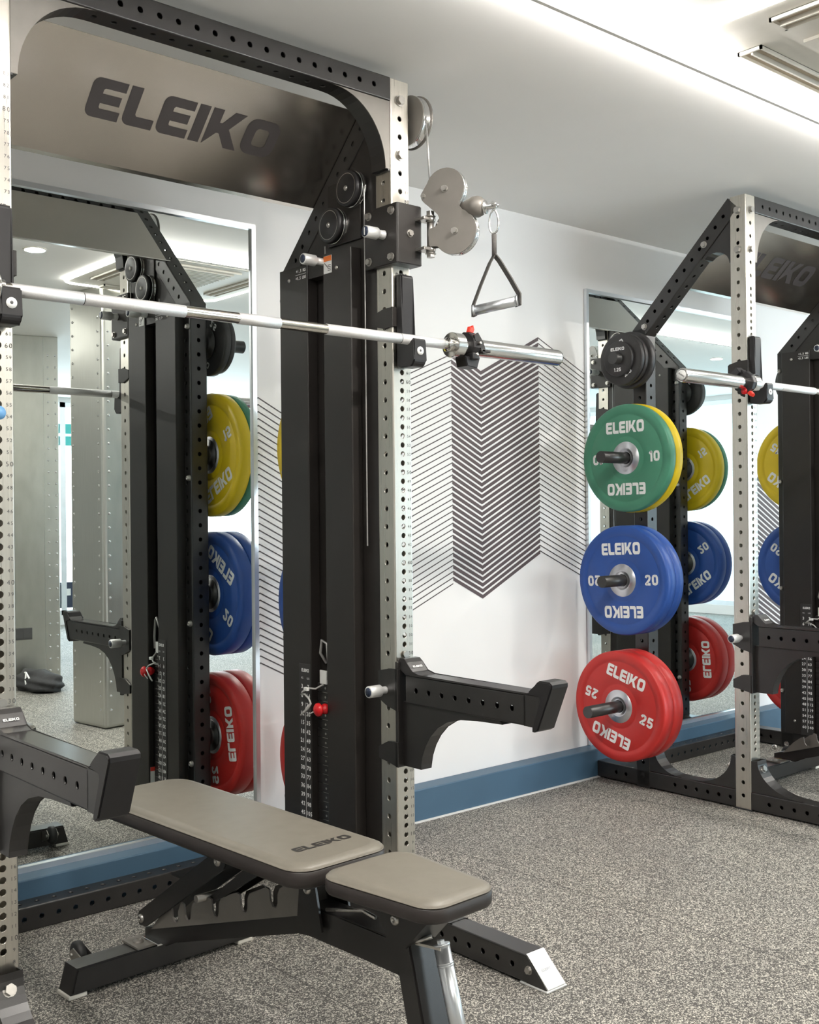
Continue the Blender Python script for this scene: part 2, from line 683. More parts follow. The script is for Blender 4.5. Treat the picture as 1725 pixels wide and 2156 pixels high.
def bold_number(bm, s, h, Mx, th=.215):
    """heavy rounded numerals drawn as thick strokes, cap height h, centred"""
    tot = sum(STROKES[c][1] + .06 for c in s) - .06
    x = -tot / 2
    for c in s:
        lines, wd = STROKES[c]
        for L_ in lines:
            for (ax, ay), (bx, by) in zip(L_, L_[1:]):
                d_ = Vector((bx - ax, by - ay))
                ln = d_.length
                d_.normalize()
                n_ = Vector((-d_.y, d_.x)) * th / 2
                vs = [(ax + n_.x, ay + n_.y), (ax - n_.x, ay - n_.y), (bx - n_.x, by - n_.y), (bx + n_.x, by + n_.y)]
                bm.faces.new([bm.verts.new(Mx @ Vector(((x + u) * h, (v_ - .5) * h, 0))) for u, v_ in vs])
            for k, (ax, ay) in enumerate(L_[1:-1]):
                bm.faces.new([bm.verts.new(Mx @ Vector(((x + ax + th / 2 * math.cos(t)) * h, (ay - .5 + th / 2 * math.sin(t)) * h, .00005))) for t in [PI / 5 * i for i in range(10)]])
        x += wd + .06


MFRONT = lambda x, y, z: basis((1, 0, 0), (0, 0, 1), (x, y, z))          # faces -y
MSIDE = lambda x, y, z: basis((0, -1, 0), (0, 0, 1), (x, y, z))          # faces -x

# ------------------------------------------------------------------ room shell
def struct(name, bm, m_, parent=None):
    o = build(name, bm, m_, parent)
    if parent is None:
        o['kind'] = 'structure'
    return o


X0, X1, Y0 = -5.0, 8.5, -7.0
b = B(); box(b, X0, X1, Y0, WALL, -.05, 0); struct('floor', b, 'floor')
b = B(); box(b, X0, X1, Y0, WALL, CEIL, CEIL + .05); struct('ceiling', b, 'ceil')
b = B(); box(b, X0 - .1, X1 + .1, WALL, WALL + .1, -.05, CEIL + .05); struct('wall_back', b, 'paint_wall')
b = B(); box(b, X0 - .1, X0, Y0, WALL, -.05, CEIL + .05); struct('wall_left', b, 'paint_wall')
# front wall (behind the camera) with a wide window
b = B()
wx0, wx1, wz0, wz1 = 1.3, 6.0, .10, 2.32
box(b, X0, wx0, Y0 - .1, Y0, -.05, CEIL + .05); box(b, wx1, X1, Y0 - .1, Y0, -.05, CEIL + .05)
box(b, wx0, wx1, Y0 - .1, Y0, -.05, wz0); box(b, wx0, wx1, Y0 - .1, Y0, wz1, CEIL + .05)
struct('wall_front', b, 'paint_wall')
b = B()
for k in range(4):
    xa = wx0 + (wx1 - wx0) * k / 3
    box(b, xa - .03, xa + .03, Y0 - .07, Y0 - .01, wz0, wz1)
box(b, wx0, wx1, Y0 - .07, Y0 - .01, wz0, wz0 + .05); box(b, wx0, wx1, Y0 - .07, Y0 - .01, wz1 - .05, wz1)
wn = struct('window_1', b, 'alu')
b = B(); box(b, wx0, wx1, Y0 - .05, Y0 - .045, wz0, wz1); build('window_pane', b, 'glass', wn)
b = B(); box(b, wx0, wx1, Y0 - .043, Y0 - .04, 1.995, 2.10); build('window_film', b, 'teal', wn)
b = B(); box(b, wx0, wx1, Y0 - .043, Y0 - .04, 1.87, 1.97); build('window_film', b, 'teal', wn)
b = B(); box(b, 2.3, 3.6, Y0 - .043, Y0 - .036, .17, .44); ws0 = build('window_banner', b, 'navy', wn)
b = B(); box(b, 2.88, 2.95, Y0 - .036, Y0 - .034, .30, .37); build('banner_mark', b, 'label', wn)
# right wall with a wide window
b = B()
wy0, wy1 = -5.4, -.6
box(b, X1, X1 + .1, Y0, wy0, -.05, CEIL + .05); box(b, X1, X1 + .1, wy1, WALL, -.05, CEIL + .05)
box(b, X1, X1 + .1, wy0, wy1, -.05, wz0); box(b, X1, X1 + .1, wy0, wy1, wz1, CEIL + .05)
struct('wall_right', b, 'paint_wall')
b = B()
for k in range(4):
    ya = wy0 + (wy1 - wy0) * k / 3
    box(b, X1 + .01, X1 + .07, ya - .03, ya + .03, wz0, wz1)
box(b, X1 + .01, X1 + .07, wy0, wy1, wz0, wz0 + .05); box(b, X1 + .01, X1 + .07, wy0, wy1, wz1 - .05, wz1)
wn = struct('window_2', b, 'alu')
b = B(); box(b, X1 + .045, X1 + .05, wy0, wy1, wz0, wz1); build('window_pane', b, 'glass', wn)
# blue plinth along the mirror wall
b = B(); box(b, X0, X1, .73, WALL, 0, .1205, .004); struct('baseboard_back', b, 'plinth')
b = B(); box(b, X0, X1, .724, .731, 0, .006); struct('trim_1', b, 'caulk')

# steel clad partition and column on the opposite side, seen in the mirrors
PR = Matrix.Rotation(math.radians(12), 4, 'Z')
b = B()
box(b, -1.9, 0, -.03, 0, 0, CEIL, .004)
wp = struct('wall_partition', b, 'panelsteel')
wp.location = (1.19, -3.33, 0)
wp.rotation_euler = (0, 0, math.radians(12))


def rivets(bm, pts, d, r=.008):
    for q in pts:
        lathe(bm, [(r, 0), (r * .7, .003), (0, .004)], q, d, 8)


pt = thing('partition_rivets', 'double row of small rivets up the edge of the brushed steel partition', 'rivets', (1.19, -3.33, 0))
pt.rotation_euler = (0, 0, math.radians(12))
b = B()
rivets(b, [(-.02, 0, .08 + .08 * k) for k in range(28)], (0, 1, 0)); rivets(b, [(-.07, 0, .08 + .08 * k) for k in range(28)], (0, 1, 0))
box(b, -.101, -.099, 0, .002, 0, CEIL)
build('rivet_row', b, 'chrome', pt)
col = thing('steel_column', 'brushed steel clad column with riveted corner seen in the mirror', 'column', (.64, -1.53, 0))
col.rotation_euler = (0, 0, -math.radians(8))
b = B(); box(b, 0, .60, -.32, 0, 0, CEIL, .02, 3); build('cladding', b, 'panelsteel', col)
b = B()
rivets(b, [(.035, 0, .1 + .075 * k) for k in range(30)], (0, 1, 0)); rivets(b, [(0, -.045, .1 + .075 * k) for k in range(30)], (-1, 0, 0))
rivets(b, [(0, -.285, .1 + .075 * k) for k in range(30)], (-1, 0, 0))
build('rivet_row', b, 'chrome', col)
b = B(); box(b, -.33, -.19, .001, .010, .30, .38, .003); box(b, -.32, -.27, .010, .013, .31, .37); box(b, -.25, -.20, .010, .013, .31, .37)
ws_ = tag(build('wall_socket', b, 'darkgrey'), 'dark double socket low on the steel partition', 'socket')
ws_.location = (1.19, -3.33, 0)
ws_.rotation_euler = (0, 0, math.radians(12))

# bag on the floor by the partition
bag = thing('gym_bag', 'dark crumpled gym bag with white cords on the floor by the partition', 'bag', (.93, -3.10, 0))
b = B()
bmesh.ops.create_icosphere(b, subdivisions=4, radius=1)
for v_ in b.verts:
    n_ = v_.co.normalized()
    k_ = 1 + .10 * math.sin(5 * n_.x + 2) * math.sin(7 * n_.y) + .06 * math.sin(11 * n_.z + 4 * n_.x)
    v_.co = Vector((n_.x * .13 * k_, n_.y * .24 * k_, max(n_.z, -.55) * .085 * k_ + .047))
for f in b.faces:
    f.smooth = True
build('bag_body', b, 'bag', bag)
b = B()
sweep(b, [(-.10, .10, .09), (-.09, .02, .12), (-.07, -.06, .11), (-.10, -.12, .075)], .006); sweep(b, [(-.09, .02, .12), (-.11, .06, .07), (-.115, .08, .05)], .006)
build('cord', b, 'white_txt', bag)

# ------------------------------------------------------------------ ceiling fittings
cl = thing('linear_ceiling_light', 'long slim LED profile glowing white across the ceiling', 'ceiling light', (0, -.580, CEIL))
b = B(); box(b, -4.5, 7.5, -.0055, .0055, -.051, -.045); build('profile', b, 'ceil', cl)
b = B(); box(b, -4.5, 7.5, -.005, .005, -.045, -.042); build('led_strip', b, 'led', cl)
for k in range(13):
    b = B(); box(b, -4.3 + .95 * k, -4.29 + .95 * k, -.003, .003, -.042, 0); build('bracket', b, 'alu', cl)

ac = thing('ceiling_air_conditioner', 'square ceiling air conditioner cassette with slatted centre inside a glowing LED outline', 'air conditioner', (.42, -.645, CEIL))
S = .90
b = B()
outl = [(x, -y) for x, y in rrect(0, S, 0, S, .07, 6)]
sweep(b, [(x, y, -.012) for x, y in outl], .007, 8, True)
build('led_outline', b, 'ring', ac)
b = B()
prism(b, [(x, -y) for x, y in rrect(.012, S - .012, .012, S - .012, .06, 6)], 'z', -.012, 0)
build('cassette_panel', b, 'acwhite', ac)
for (xa, xb, ya, yb) in ((.20, .70, .015, .085), (.20, .70, .815, .885), (.075, .155, .18, .72), (.745, .825, .18, .72)):
    b = B()
    prism(b, [(xa, -ya), (xb, -ya), (xb, -yb), (xa, -yb)], 'z', -.0135, -.0125)
    s_ = build('air_outlet', b, 'acdark', ac)
    b = B()
    if xb - xa > .2:
        box(b, xa + .01, xb - .01, -yb + .030, -yb + .036, -.026, -.0135)
    else:
        box(b, xa + .036, xa + .042, -yb + .01, -ya - .01, -.026, -.0135)
    for q in ((xa, xb, -ya, -ya - .006), (xa, xb, -yb, -yb + .006), (xa, xa + .006, -ya, -yb), (xb - .006, xb, -ya, -yb)):
        box(b, min(q[0], q[1]), max(q[0], q[1]), min(q[2], q[3]), max(q[2], q[3]), -.022, -.0125)
    build('flap', b, 'acwhite', s_)
b = B()
prism(b, [(.26, -.17), (.64, -.17), (.64, -.73), (.26, -.73)], 'z', -.02, -.012)
for k in range(18):
    box(b, .29, .61, -.21 - .028 * k, -.20 - .028 * k, -.026, -.02)
build('grille', b, 'acwhite', ac)

DL = [(.05, -1.0), (-1.6, -1.0), (-1.6, -2.9), (.05, -2.9), (2.3, -1.05), (3.9, -1.05), (2.3, -3.2), (4.2, -3.2), (5.9, -1.2)]
names = ['nearest the racks, seen in the left mirror', 'ahead of the camera on the left', 'behind the camera on the left', 'behind the camera on the right', 'in front of the far rack', 'beyond the far rack', 'behind the steel column', 'deep in the room by the window', 'by the far end of the room']
first = None
for (x, y), nm in zip(DL, names):
    lab = 'small round recessed downlight ' + nm
    if first is None:
        first = thing('downlight', lab, 'ceiling light', (x, y, CEIL), 'recessed ceiling downlights')
        b = B(); lathe(b, [(.034, -.001), (.052, -.004), (.055, 0)], (0, 0, 0), (0, 0, 1), 32); build('trim_ring', b, 'acwhite', first)
        b = B(); lathe(b, [(0, -.0012), (.034, -.0012)], (0, 0, 0), (0, 0, 1), 24); build('lens', b, 'downled', first)
        t_ = first
    else:
        t_ = copy_tree(first, None, (x, y, CEIL), lab)
    lamp('downlight_lamp', 'AREA', (x, y, CEIL - .006), DOWN_E, (1, .955, .89), .09, None, (0, 0, -1))

# ------------------------------------------------------------------ wall mirrors
def wall_mirror(x0, x1, label):
    t_ = thing('wall_mirror', label, 'mirror', ((x0 + x1) / 2, WALL, .1205), 'framed wall mirrors')
    h = (x1 - x0) / 2
    H_ = 2.108 - .1205
    b = B(); box(b, -h + .004, h - .004, -.006, -.001, .004, H_ - .004); build('mirror_glass', b, 'mirror', t_)
    b = B()
    fwid, fd = .016, -.016
    box(b, -h, -h + fwid, fd, -.001, 0, H_); box(b, h - fwid, h, fd, -.001, 0, H_)
    box(b, -h + fwid, h - fwid, fd, -.001, H_ - fwid, H_); box(b, -h + fwid, h - fwid, fd, -.001, 0, fwid)
    build('mirror_frame', b, 'alu', t_)
    return t_


wall_mirror(-1.18, .052, 'tall framed wall mirror behind the nearest rack, left of the chevron graphic')
wall_mirror(1.772, 3.004, 'tall framed wall mirror behind the far rack, right of the chevron graphic')


# ------------------------------------------------------------------ chevron wall graphic
def chevrons(x_off, label):
    t_ = thing('wall_graphic', label, 'wall graphic', (x_off, WALL - .0008, 0), 'chevron wall graphics')
    s = .49
    p_ = .906 / 38.62
    N = 39
    # node heights of the uppermost stripe's top edge
    def stripes(bm, nodes, th, n=N):
        for k in range(n):
            dz = -k * p_
            for (xa, za), (xb, zb) in zip(nodes, nodes[1:]):
                vs = [bm.verts.new((x, 0, z + dz)) for x, z in ((xa, za), (xb, zb), (xb, zb - th), (xa, za - th))]
                bm.faces.new(vs)
    zv = 1.702
    za = zv + .163 * s
    zb = zv + .344 * s
    b = B(); stripes(b, [(.967, za), (1.130, zv), (1.474, zb)], p_ * .65); build('thick_stripes', b, 'decal', t_, normals=False)
    xl = .53
    b = B()
    stripes(b, [(.056, za - .012 - (.967 - xl) * .42 + (xl - .062) * .62 - .022 - .0), (.062, za - .012 - (.967 - xl) * .42 + (xl - .062) * .62 - .02), (xl, za - .012 - (.967 - xl) * .42), (.967, za - .012)][1:] if 0 else [(.056, 1.532), (.066, 1.537), (xl, 1.300), (.967, 1.752)][0:0] or [(.056, 1.530), (.066, 1.535), (.40, 1.37)], .0045); build('thin_stripes', b, 'decal_thin', t_, normals=False); b = B()
    stripes(b, [(.40, 1.520), (.967, 1.757)], .0045); build('thin_stripes', b, 'decal_thin', t_, normals=False); b = B()
    stripes(b, [(1.474, zb - .002), (1.771, zb - .297 * .44)], .0045)
    build('thin_stripes', b, 'decal_thin', t_, normals=False)
    return t_


chevrons(0, 'dark zigzag chevron stripe graphic on the white wall between the two mirrors')
g2 = thing('wall_graphic', 'slanting dark stripe graphic on the wall just behind the far rack stack', 'wall graphic', (3.05, WALL - .0008, 0), 'chevron wall graphics')
b = B()
for k in range(31):
    z0 = 1.36 - k * .0275
    z1 = z0 - 1.0 * .5
    vs = [b.verts.new(q) for q in ((0, 0, z0), (1.0, 0, z1), (1.0, 0, z1 - .018), (0, 0, z0 - .018))]
    b.faces.new(vs)
build('thick_stripes', b, 'decal', g2, normals=False)

# ------------------------------------------------------------------ power rack
W = .067
H = 2.334
hw = W / 2
XL = -1.130
rack = thing('power_rack', 'nearest power rack with steel front uprights and cable stack on its right side', 'power rack', (0, 0, 0), 'power racks')
evens = [.004 + .05 * k for k in range(1, 46)]
fr = [.004 + .025 * n for n in range(9, 80)] + [.004 + .025 * n for n in (81, 83, 87, 89)]
sd = [z for z in evens if z < 2.3]
for x in (XL, 0):
    b = B()
    ptube(b, H - .006, W, W, {'-y': [z - .006 for z in fr], '+y': [z - .006 for z in sd], '+x': [z - .006 for z in sd], '-x': [z - .006 for z in sd]}, T(x, hw, .006),
          pitches={'-y': .025})
    up = build('upright', b, 'steel', rack)
    b = B()
    for n in range(8, 84):
        z = .004 + .025 * n
        if 62 <= n <= 72:
            continue
        text(b, str(n), .011 if n % 10 else .0145, MFRONT(x + .0225, -.0006, z), adv=.66)
    word_logo(b, .040, .0085, MFRONT(x, -.0006, 1.798))
    build('number_marking', b, 'grey_txt', up, normals=False)
    if x < -1:
        b = B(); lathe(b, [(0, 0), (.0145, 0), (.0145, .0012), (0, .0012)], (x + .001, -.0018, 1.361), (0, 1, 0), 28); st = build('sticker', b, 'blue_stick', up)
    b = B(); box(b, x - .036, x + .036, -.004, W + .004, 0, .006, .002); build('foot_plate', b, 'rubber', rack)
# rear posts
ZR = 1.885
YR = .459
for x in (XL, 0):
    b = B()
    hs = [.004 + .05 * k - .0 for k in range(1, 37)]
    ptube(b, ZR, W, W, {k: hs for k in ('-y', '+y', '+x', '-x')}, T(x, YR + hw, 0))
    build('rear_post', b, 'black', rack)
    # diagonal brace: outer line Y+Z = 2.405
    s2 = math.sqrt(.5)
    p0 = Vector((x, .077, 2.334)) + Vector((0, -s2, -s2)) * hw
    p1 = Vector((x, YR + W, ZR)) + Vector((0, -s2, -s2)) * hw
    L = (p1 - p0).length
    d = (p1 - p0).normalized()
    Mx = Matrix(((1, 0, 0, p0.x), (0, -d.z, d.y, p0.y), (0, d.y, d.z, p0.z), (0, 0, 0, 1)))
    hz = [.06 + .05 * k for k in range(11)]
    b = B(); ptube(b, L, W, W, {k: hz for k in ('-y', '+y', '+x', '-x')}, Mx); build('diagonal_brace', b, 'black', rack)
    b = B()
    prism(b, [(.067, 2.255)] + [(.067, 2.085)] + arc(.135, 2.085, .062, .052, 180, 40, 8) + [(.205, 2.118)], 'x', x - .028, x + .028)
    build('brace_gusset', b, 'black', rack)
    # base beams
    b = B()
    Mb = basis((1, 0, 0), (0, 0, 1), (x, .667 if 0 else .728, .0385))
    # beam axis is local z -> world -y
    Mb = Matrix(((1, 0, 0, x), (0, 0, -1, .728), (0, 1, 0, .0385), (0, 0, 0, 1)))
    Lr = .728 - W
    yy = [.09 + .05 * k for k in range(0, 6)] + [.58, .63]
    hr = [.728 - q for q in yy]
    ptube(b, Lr, W, W, {k: hr for k in ('+x', '-x')}, Mb)
    build('base_beam', b, 'black', rack)
    b = B()
    Mb = Matrix(((1, 0, 0, x), (0, 0, -1, 0), (0, 1, 0, .0385), (0, 0, 0, 1)))
    ptube(b, .470, W, W, {k: [.073 + .05 * k_ for k_ in range(8)] for k in ('+x', '-x')}, Mb)
    prism(b, [(-.470, .0722), (-.470, .005), (-.533, .005)], 'x', x - hw, x + hw)
    fb = build('base_beam', b, 'black', rack)
    b = B()
    d1 = Vector((0, -.063, -.067)).normalized()
    prism(b, [(-.468, .0740), (-.472, .0722), (-.535, .0052), (-.537, .009)], 'x', x - .031, x + .031)
    cp = build('end_cap', b, 'satin', fb)
    b = B(); word_logo(b, .034, .007, basis((1, 0, 0), (0, .66, .75), (x, -.5045, .0415))); build('logo', b, 'hub', cp, normals=False)
    b = B(); box(b, x - .036, x + .036, -.538, -.45, 0, .0055, .002); build('foot_pad', b, 'satin', fb)
    # foot gussets (curved)
    for pts in ([(0, .073), (0, .190)] + arc(-.20, .193, .175, .120, 0, -90, 12)[0:] + [(-.21, .073)],
                [(W, .073), (W, .197)] + arc(.25, .20, .165, .127, 180, 270, 12) + [(.26, .073)],
                [(YR, .073), (YR, .15)] + arc(.32, .165, .118, .092, 0, -90, 10) + [(.31, .073)]):
        b = B()
        prism(b, pts, 'x', x - .031, x - .027)
        prism(b, pts, 'x', x + .027, x + .031)
        ins = [(p_[0] + (.004 if pts[0][0] <= 0 else (-.004 if pts[0][0] == YR else -.004)), p_[1] - .004) for p_ in pts]
        # curved web between the two side plates
        cur = pts[2:-1]
        inn = [((q[0] * .93 + pts[0][0] * .07), (q[1] * .93 + .073 * .07)) for q in cur]
        prism(b, cur + inn[::-1], 'x', x - .027, x + .027)
        build('foot_gusset', b, 'black', rack)
    # front bracket bolts, gusset bolts
bolt_defs = []
for x in (XL, 0):
    for z in (2.279, 2.129):
        bolt_defs += [((x, 0, z), (0, -1, 0), .0125)]
        bolt_defs += [((x + (hw if x == 0 else -hw), hw, z), (1 if x == 0 else -1, 0, 0), .0125)]
    for k in (1, 5):
        s_ = .09 + k * .1
        bolt_defs.append(((x + (hw if x == 0 else -hw), .071 + s_ * .707 - .024, 2.334 - s_ * .707 - .024), (1 if x == 0 else -1, 0, 0), .0105))
    bolt_defs.append(((x, -.03, .160), (0, -.9, .43), .012))
    bolt_defs.append(((x, .105, .150), (0, .9, .43), .012))
    bolt_defs.append(((x - hw, -.478, .0385), (-1, 0, 0), .0085))
bolt0 = None
for (p_, d_, r_) in bolt_defs:
    if bolt0 is None:
        b = B(); hexbolt(b, (0, 0, 0), (0, 0, 1), .0125, .009)
        bolt0 = build('bolt', b, 'zinc', rack)
        o = bolt0
    else:
        o = bolt0.copy(); COL.objects.link(o); o.parent = rack
    o.location = p_
    o.rotation_euler = Vector(d_).to_track_quat('Z', 'X').to_euler()
    o.scale = (r_ / .0125,) * 3
# rear cross beam on the floor
b = B()
Lc = -XL - W
Mb = Matrix(((0, 0, 1, XL + hw), (1, 0, 0, .6985), (0, 1, 0, .0335), (0, 0, 0, 1)))
hc = [(-.815 + .05 * k) - (XL + hw) for k in range(-5, 16)]
ptube(b, Lc, W, W, {k: hc for k in ('+x', '-x', '+y')}, Mb)
build('rear_beam', b, 'black', rack)
# top cross beam
b = B()
Mb = Matrix(((0, 0, 1, XL + hw), (1, 0, 0, hw), (0, 1, 0, 2.3045), (0, 0, 0, 1)))
ht = [(-.0906 - .05 * k) - (XL + hw) for k in range(20)]
ptube(b, Lc, W, .0655, {k: ht for k in ('+x', '-x', '+y', '-y')}, Mb)
build('top_beam', b, 'black', rack)
for sgn, xc in ((1, -hw), (-1, XL + hw)):
    pts = [(0, 2.2715), (0, 2.085), (-.016, 2.085)] + [(-.19 + .174 * math.cos(math.radians(a)), 2.085 + .186 * math.sin(math.radians(a))) for a in range(6, 91, 7)] + [(-.20, 2.2715)]
    pts = [(xc + sgn * a, z) for a, z in pts]
    b = B(); prism(b, pts, 'y', .0055, .063); g_ = build('corner_gusset', b, 'black', rack)
    b = B(); prism(b, pts, 'y', .003, .0055, .0008); build('sheen_plate', b, 'grey', g_)  # thin grey sheet: paints the bright reflection on the black gusset's front
    b = B()
    xx = sorted((xc - sgn * .001, xc - sgn * .005))
    if sgn == 1:
        box(b, -hw - .006, -hw - .001, .004, .064, 2.080, 2.16, .001)
    else:
        box(b, XL + hw + .001, XL + hw + .006, .004, .064, 2.080, 2.16, .001)
    build('mounting_plate', b, 'black', rack)
    b = B()
    xb = -hw - .006 if sgn == 1 else XL + hw + .006
    dome(b, (xb, .022, 2.145), (-sgn, 0, 0)); dome(b, (xb, .045, 2.10), (-sgn, 0, 0))
    build('screw', b, 'zinc', rack)
# sloping sign panel
up45 = Vector((0, -s2, s2))
n45 = Vector((0, -s2, -s2))
P0 = Vector((0, .3575, 2.0545))
b = B()
xa, xb = XL + hw - .006, -hw + .006
q0 = P0; q1 = P0 + up45 * .315
prism(b, [(q0.y, q0.z), (q1.y, q1.z), (q1.y - n45.y * .003, q1.z - n45.z * .003), (q0.y + .0021, q0.z + .0021)], 'x', xa, xb)
prism(b, [(q0.y, q0.z), (q0.y + .0021, q0.z + .0021), (q0.y + .024, q0.z + .002 - .0005), (q0.y + .024, q0.z - .0015)], 'x', xa, xb)
sg = build('sign_panel', b, 'sign', rack)
b = B()
c_ = P0 + up45 * .170 + n45 * .0008
word_logo(b, .556, .104, basis((1, 0, 0), tuple(up45), (-.528, c_.y, c_.z)))
build('sign_lettering', b, 'sign_txt', sg, normals=False)

# --- cable stack on the right upright (x = 0)
b = B()
prism(b, [(.068, .075), (.455, .075), (.455, 1.90), (.36, 2.010), (.13, 2.24), (.068, 2.24)], 'x', -.030, -.026)
build('side_plate', b, 'cover', rack)
b = B(); box(b, .012, .016, .068, .455, .075, 1.86); build('side_plate', b, 'cover', rack)
for (ya, yb, zt, zt2) in ((.136, .265, 1.893, 0), (.342, .484, 1.880, 0)):
    b = B()
    pts = rrect(-.069, -.031, ya, yb, .0035, 3)
    prism(b, pts, 'z', .08, zt)
    cv = build('stack_cover', b, 'cover', rack)
    b = B()
    for z in (.14, 1.845):
        dome(b, (-.069, (ya + yb) / 2 + (.02 if ya > .3 else .0), z), (-1, 0, 0), .006, .004)
    build('screw', b, 'zinc', cv)
b = B()
for z in (1.80, 1.27, .76, .27):
    dome(b, (-.034, .512, z), (-1, 0, 0), .011, .012)
build('screw', b, 'zinc', rack)
# weight stack
b = B()
pz = .0268
for k in range(22):
    z = .628 - k * pz
    box(b, -.048, .010, .268, .339, z - .0128, z + .0125, .001, 1)
ws = build('weight_stack', b, 'black', rack)
b = B()
for k in range(22):
    z = .628 - k * pz
    cyl(b, (-.0486, .300, z), (-.0478, .300, z), .0035, seg=10)
    box(b, -.0486, -.0478, .280, .315, z - .0135, z - .0120)
build('plate_edge', b, 'zinc', ws)
for y in (.285, .330):
    b = B(); cyl(b, (-.012, y, .08), (-.012, y, 1.86), .0065, seg=14); build('guide_rod', b, 'chrome', rack)
b = B(); cyl(b, (-.03, .303, .65), (-.03, .303, 1.93), .0032, seg=10); build('cable', b, 'cable', rack)
b = B(); sweep(b, [(-.04, .303, .70), (-.05, .32, .73), (-.055, .305, .77), (-.05, .288, .76), (-.05, .280, .70), (-.05, .283, .655)], .0045); build('lift_loop', b, 'cable', rack)
b = B(); box(b, -.052, -.046, .290, .322, .640, .680, .001); build('lift_block', b, 'label', rack)
b = B()
lathe(b, [(0, -.052), (.012, -.050), (.019, -.044), (.020, -.038), (.008, -.034), (.007, -.028), (.014, -.022), (.016, -.015), (.013, -.008), (.008, 0), (0, 0)], (-.052, .277, .573), (1, 0, 0), 24)
sp = build('selector_pin', b, 'red', rack)
b = B()
ptz = [(-.055, .300, .64), (-.075, .312, .628), (-.09, .33, .63), (-.095, .35, .617), (-.085, .37, .607), (-.09, .345, .61), (-.095, .318, .60), (-.098, .305, .588), (-.098, .318, .572), (-.1, .338, .558), (-.1, .352, .549)]
sweep(b, ptz, .0028); sweep(b, [(-.1, .352, .549), (-.1, .33, .566), (-.1, .31, .585)], .0025); sweep(b, [(-.1, .318, .553), (-.1, .30, .562), (-.096, .281, .571)], .002)
build('coiled_cord', b, 'cord', sp)
b = B(); box(b, -.098, -.088, .325, .341, .622, .632, .001); build('cord_clip', b, 'label', sp)
# number label
b = B(); box(b, -.0705, -.0692, .343, .399, .080, .695, .0004, 1); lb = build('weight_label', b, 'black_rub', rack)
b = B()
word_logo(b, .036, .010, MSIDE(-.0712, .368, .676))
text(b, 'KG', .008, MSIDE(-.0712, .383, .653)); text(b, 'LBS', .008, MSIDE(-.0712, .354, .653))
kg = [3 * k for k in range(1, 21)]
lbs = [7, 14, 21, 28, 35, 42, 49, 56, 63, 70, 77, 84, 91, 98, 105, 112, 119, 126, 133, 140]
for k in range(20):
    z = .628 - k * pz
    text(b, str(kg[k]), .0175, MSIDE(-.0712, .384, z), adv=.58, bold=True)
    text(b, str(lbs[k]), .0175, MSIDE(-.0712, .354, z), adv=.58, bold=True)
box(b, -.0713, -.0710, .3675, .3685, .095, .58)
build('label_lettering', b, 'white_txt', lb, normals=False)
# top bracket with knob and warning label
b = B(); box(b, -.064, -.031, .262, .346, 1.835, 1.886, .001); tb = build('stack_bracket', b, 'cover', rack)
b = B()
lathe(b, [(0, -.075), (.0150, -.075), (.0160, -.073), (.0160, -.033), (.014, -.031), (.008, -.029), (.0105, -.022), (.0105, 0)], (-.064, .268, 1.873), (1, 0, 0), 24)
kb = build('pull_knob', b, 'satin', tb)
b = B(); lathe(b, [(0, -.0762), (.0118, -.0762), (.0118, -.075)], (-.064, .268, 1.873), (1, 0, 0), 24); build('knob_cap', b, 'navy', tb)
b = B(); text(b, '+1,5 KG', .0125, MSIDE(-.0704, .372, 1.866), adv=.55, bold=True); text(b, '+3,5 LBS', .0125, MSIDE(-.0704, .372, 1.845), adv=.52, bold=True)
box(b, -.0704, -.0702, .346, .400, 1.8545, 1.8555)
build('plus_weight_lettering', b, 'white_txt', rack, normals=False)
b = B(); box(b, -.0702, -.0692, .222, .260, 1.835, 1.886, .0004, 1); wl = build('warning_label', b, 'label', rack)
b = B(); box(b, -.0712, -.0702, .223, .259, 1.870, 1.885); build('warning_header', b, 'orange', wl)
b = B()
sweep(b, [(-.0706, .255, 1.866), (-.0706, .246, 1.858), (-.0706, .240, 1.852)], .0012, 6)
for k in range(4):
    box(b, -.0708, -.0702, .226, .240, 1.842 + .005 * k, 1.844 + .005 * k)
build('warning_print', b, 'grey_txt', wl)
# yellow/white manual label low on the stack's rear post
b = B(); box(b, -.064, -.040, .2652, .2658, .12, .22); wl2 = build('instruction_label', b, 'label', rack)
b = B(); box(b, -.064, -.040, .2659, .2662, .205, .22); build('label_header', b, 'redmat', wl2)


def pulley(bm, c, ax, r, th=.022):
    lathe(bm, [(0, -th / 2), (r * .98, -th / 2), (r, -th / 2 + .001), (r, -th / 2 + .003), (r - .008, 0), (r, th / 2 - .003), (r, th / 2 - .001), (r * .98, th / 2), (0, th / 2)], c, ax, 40)


# inner pulleys and their two-lobed cover
for c in ((-.052, .156, 2.062), (-.052, .238, 1.974)):
    b = B(); pulley(b, (c[0] + .010, c[1], c[2]), (1, 0, 0), .052, .016); pw = build('pulley_wheel', b, 'chrome', rack)
    b = B(); lathe(b, [(0, -.004), (.046, -.004), (.050, -.002), (.0515, .010), (0, .010)], (-.064, c[1], c[2]), (1, 0, 0), 40); build('pulley_cover', b, 'plastic', pw)
    b = B(); lathe(b, [(.0405, -.0045), (.0425, -.0045)], (-.0640, c[1], c[2]), (1, 0, 0), 40); dome(b, (-.068, c[1], c[2]), (-1, 0, 0), .0075, .005)
    build('pulley_bolt', b, 'zinc', pw)
b = B(); cyl(b, (-.042, .106, 2.06), (-.042, .106, 1.05), .0020, seg=8); build('cable', b, 'cable', rack)
b = B(); box(b, -.038, -.031, .13, .28, 1.92, 2.10, .002); build('pulley_block', b, 'cover', rack)

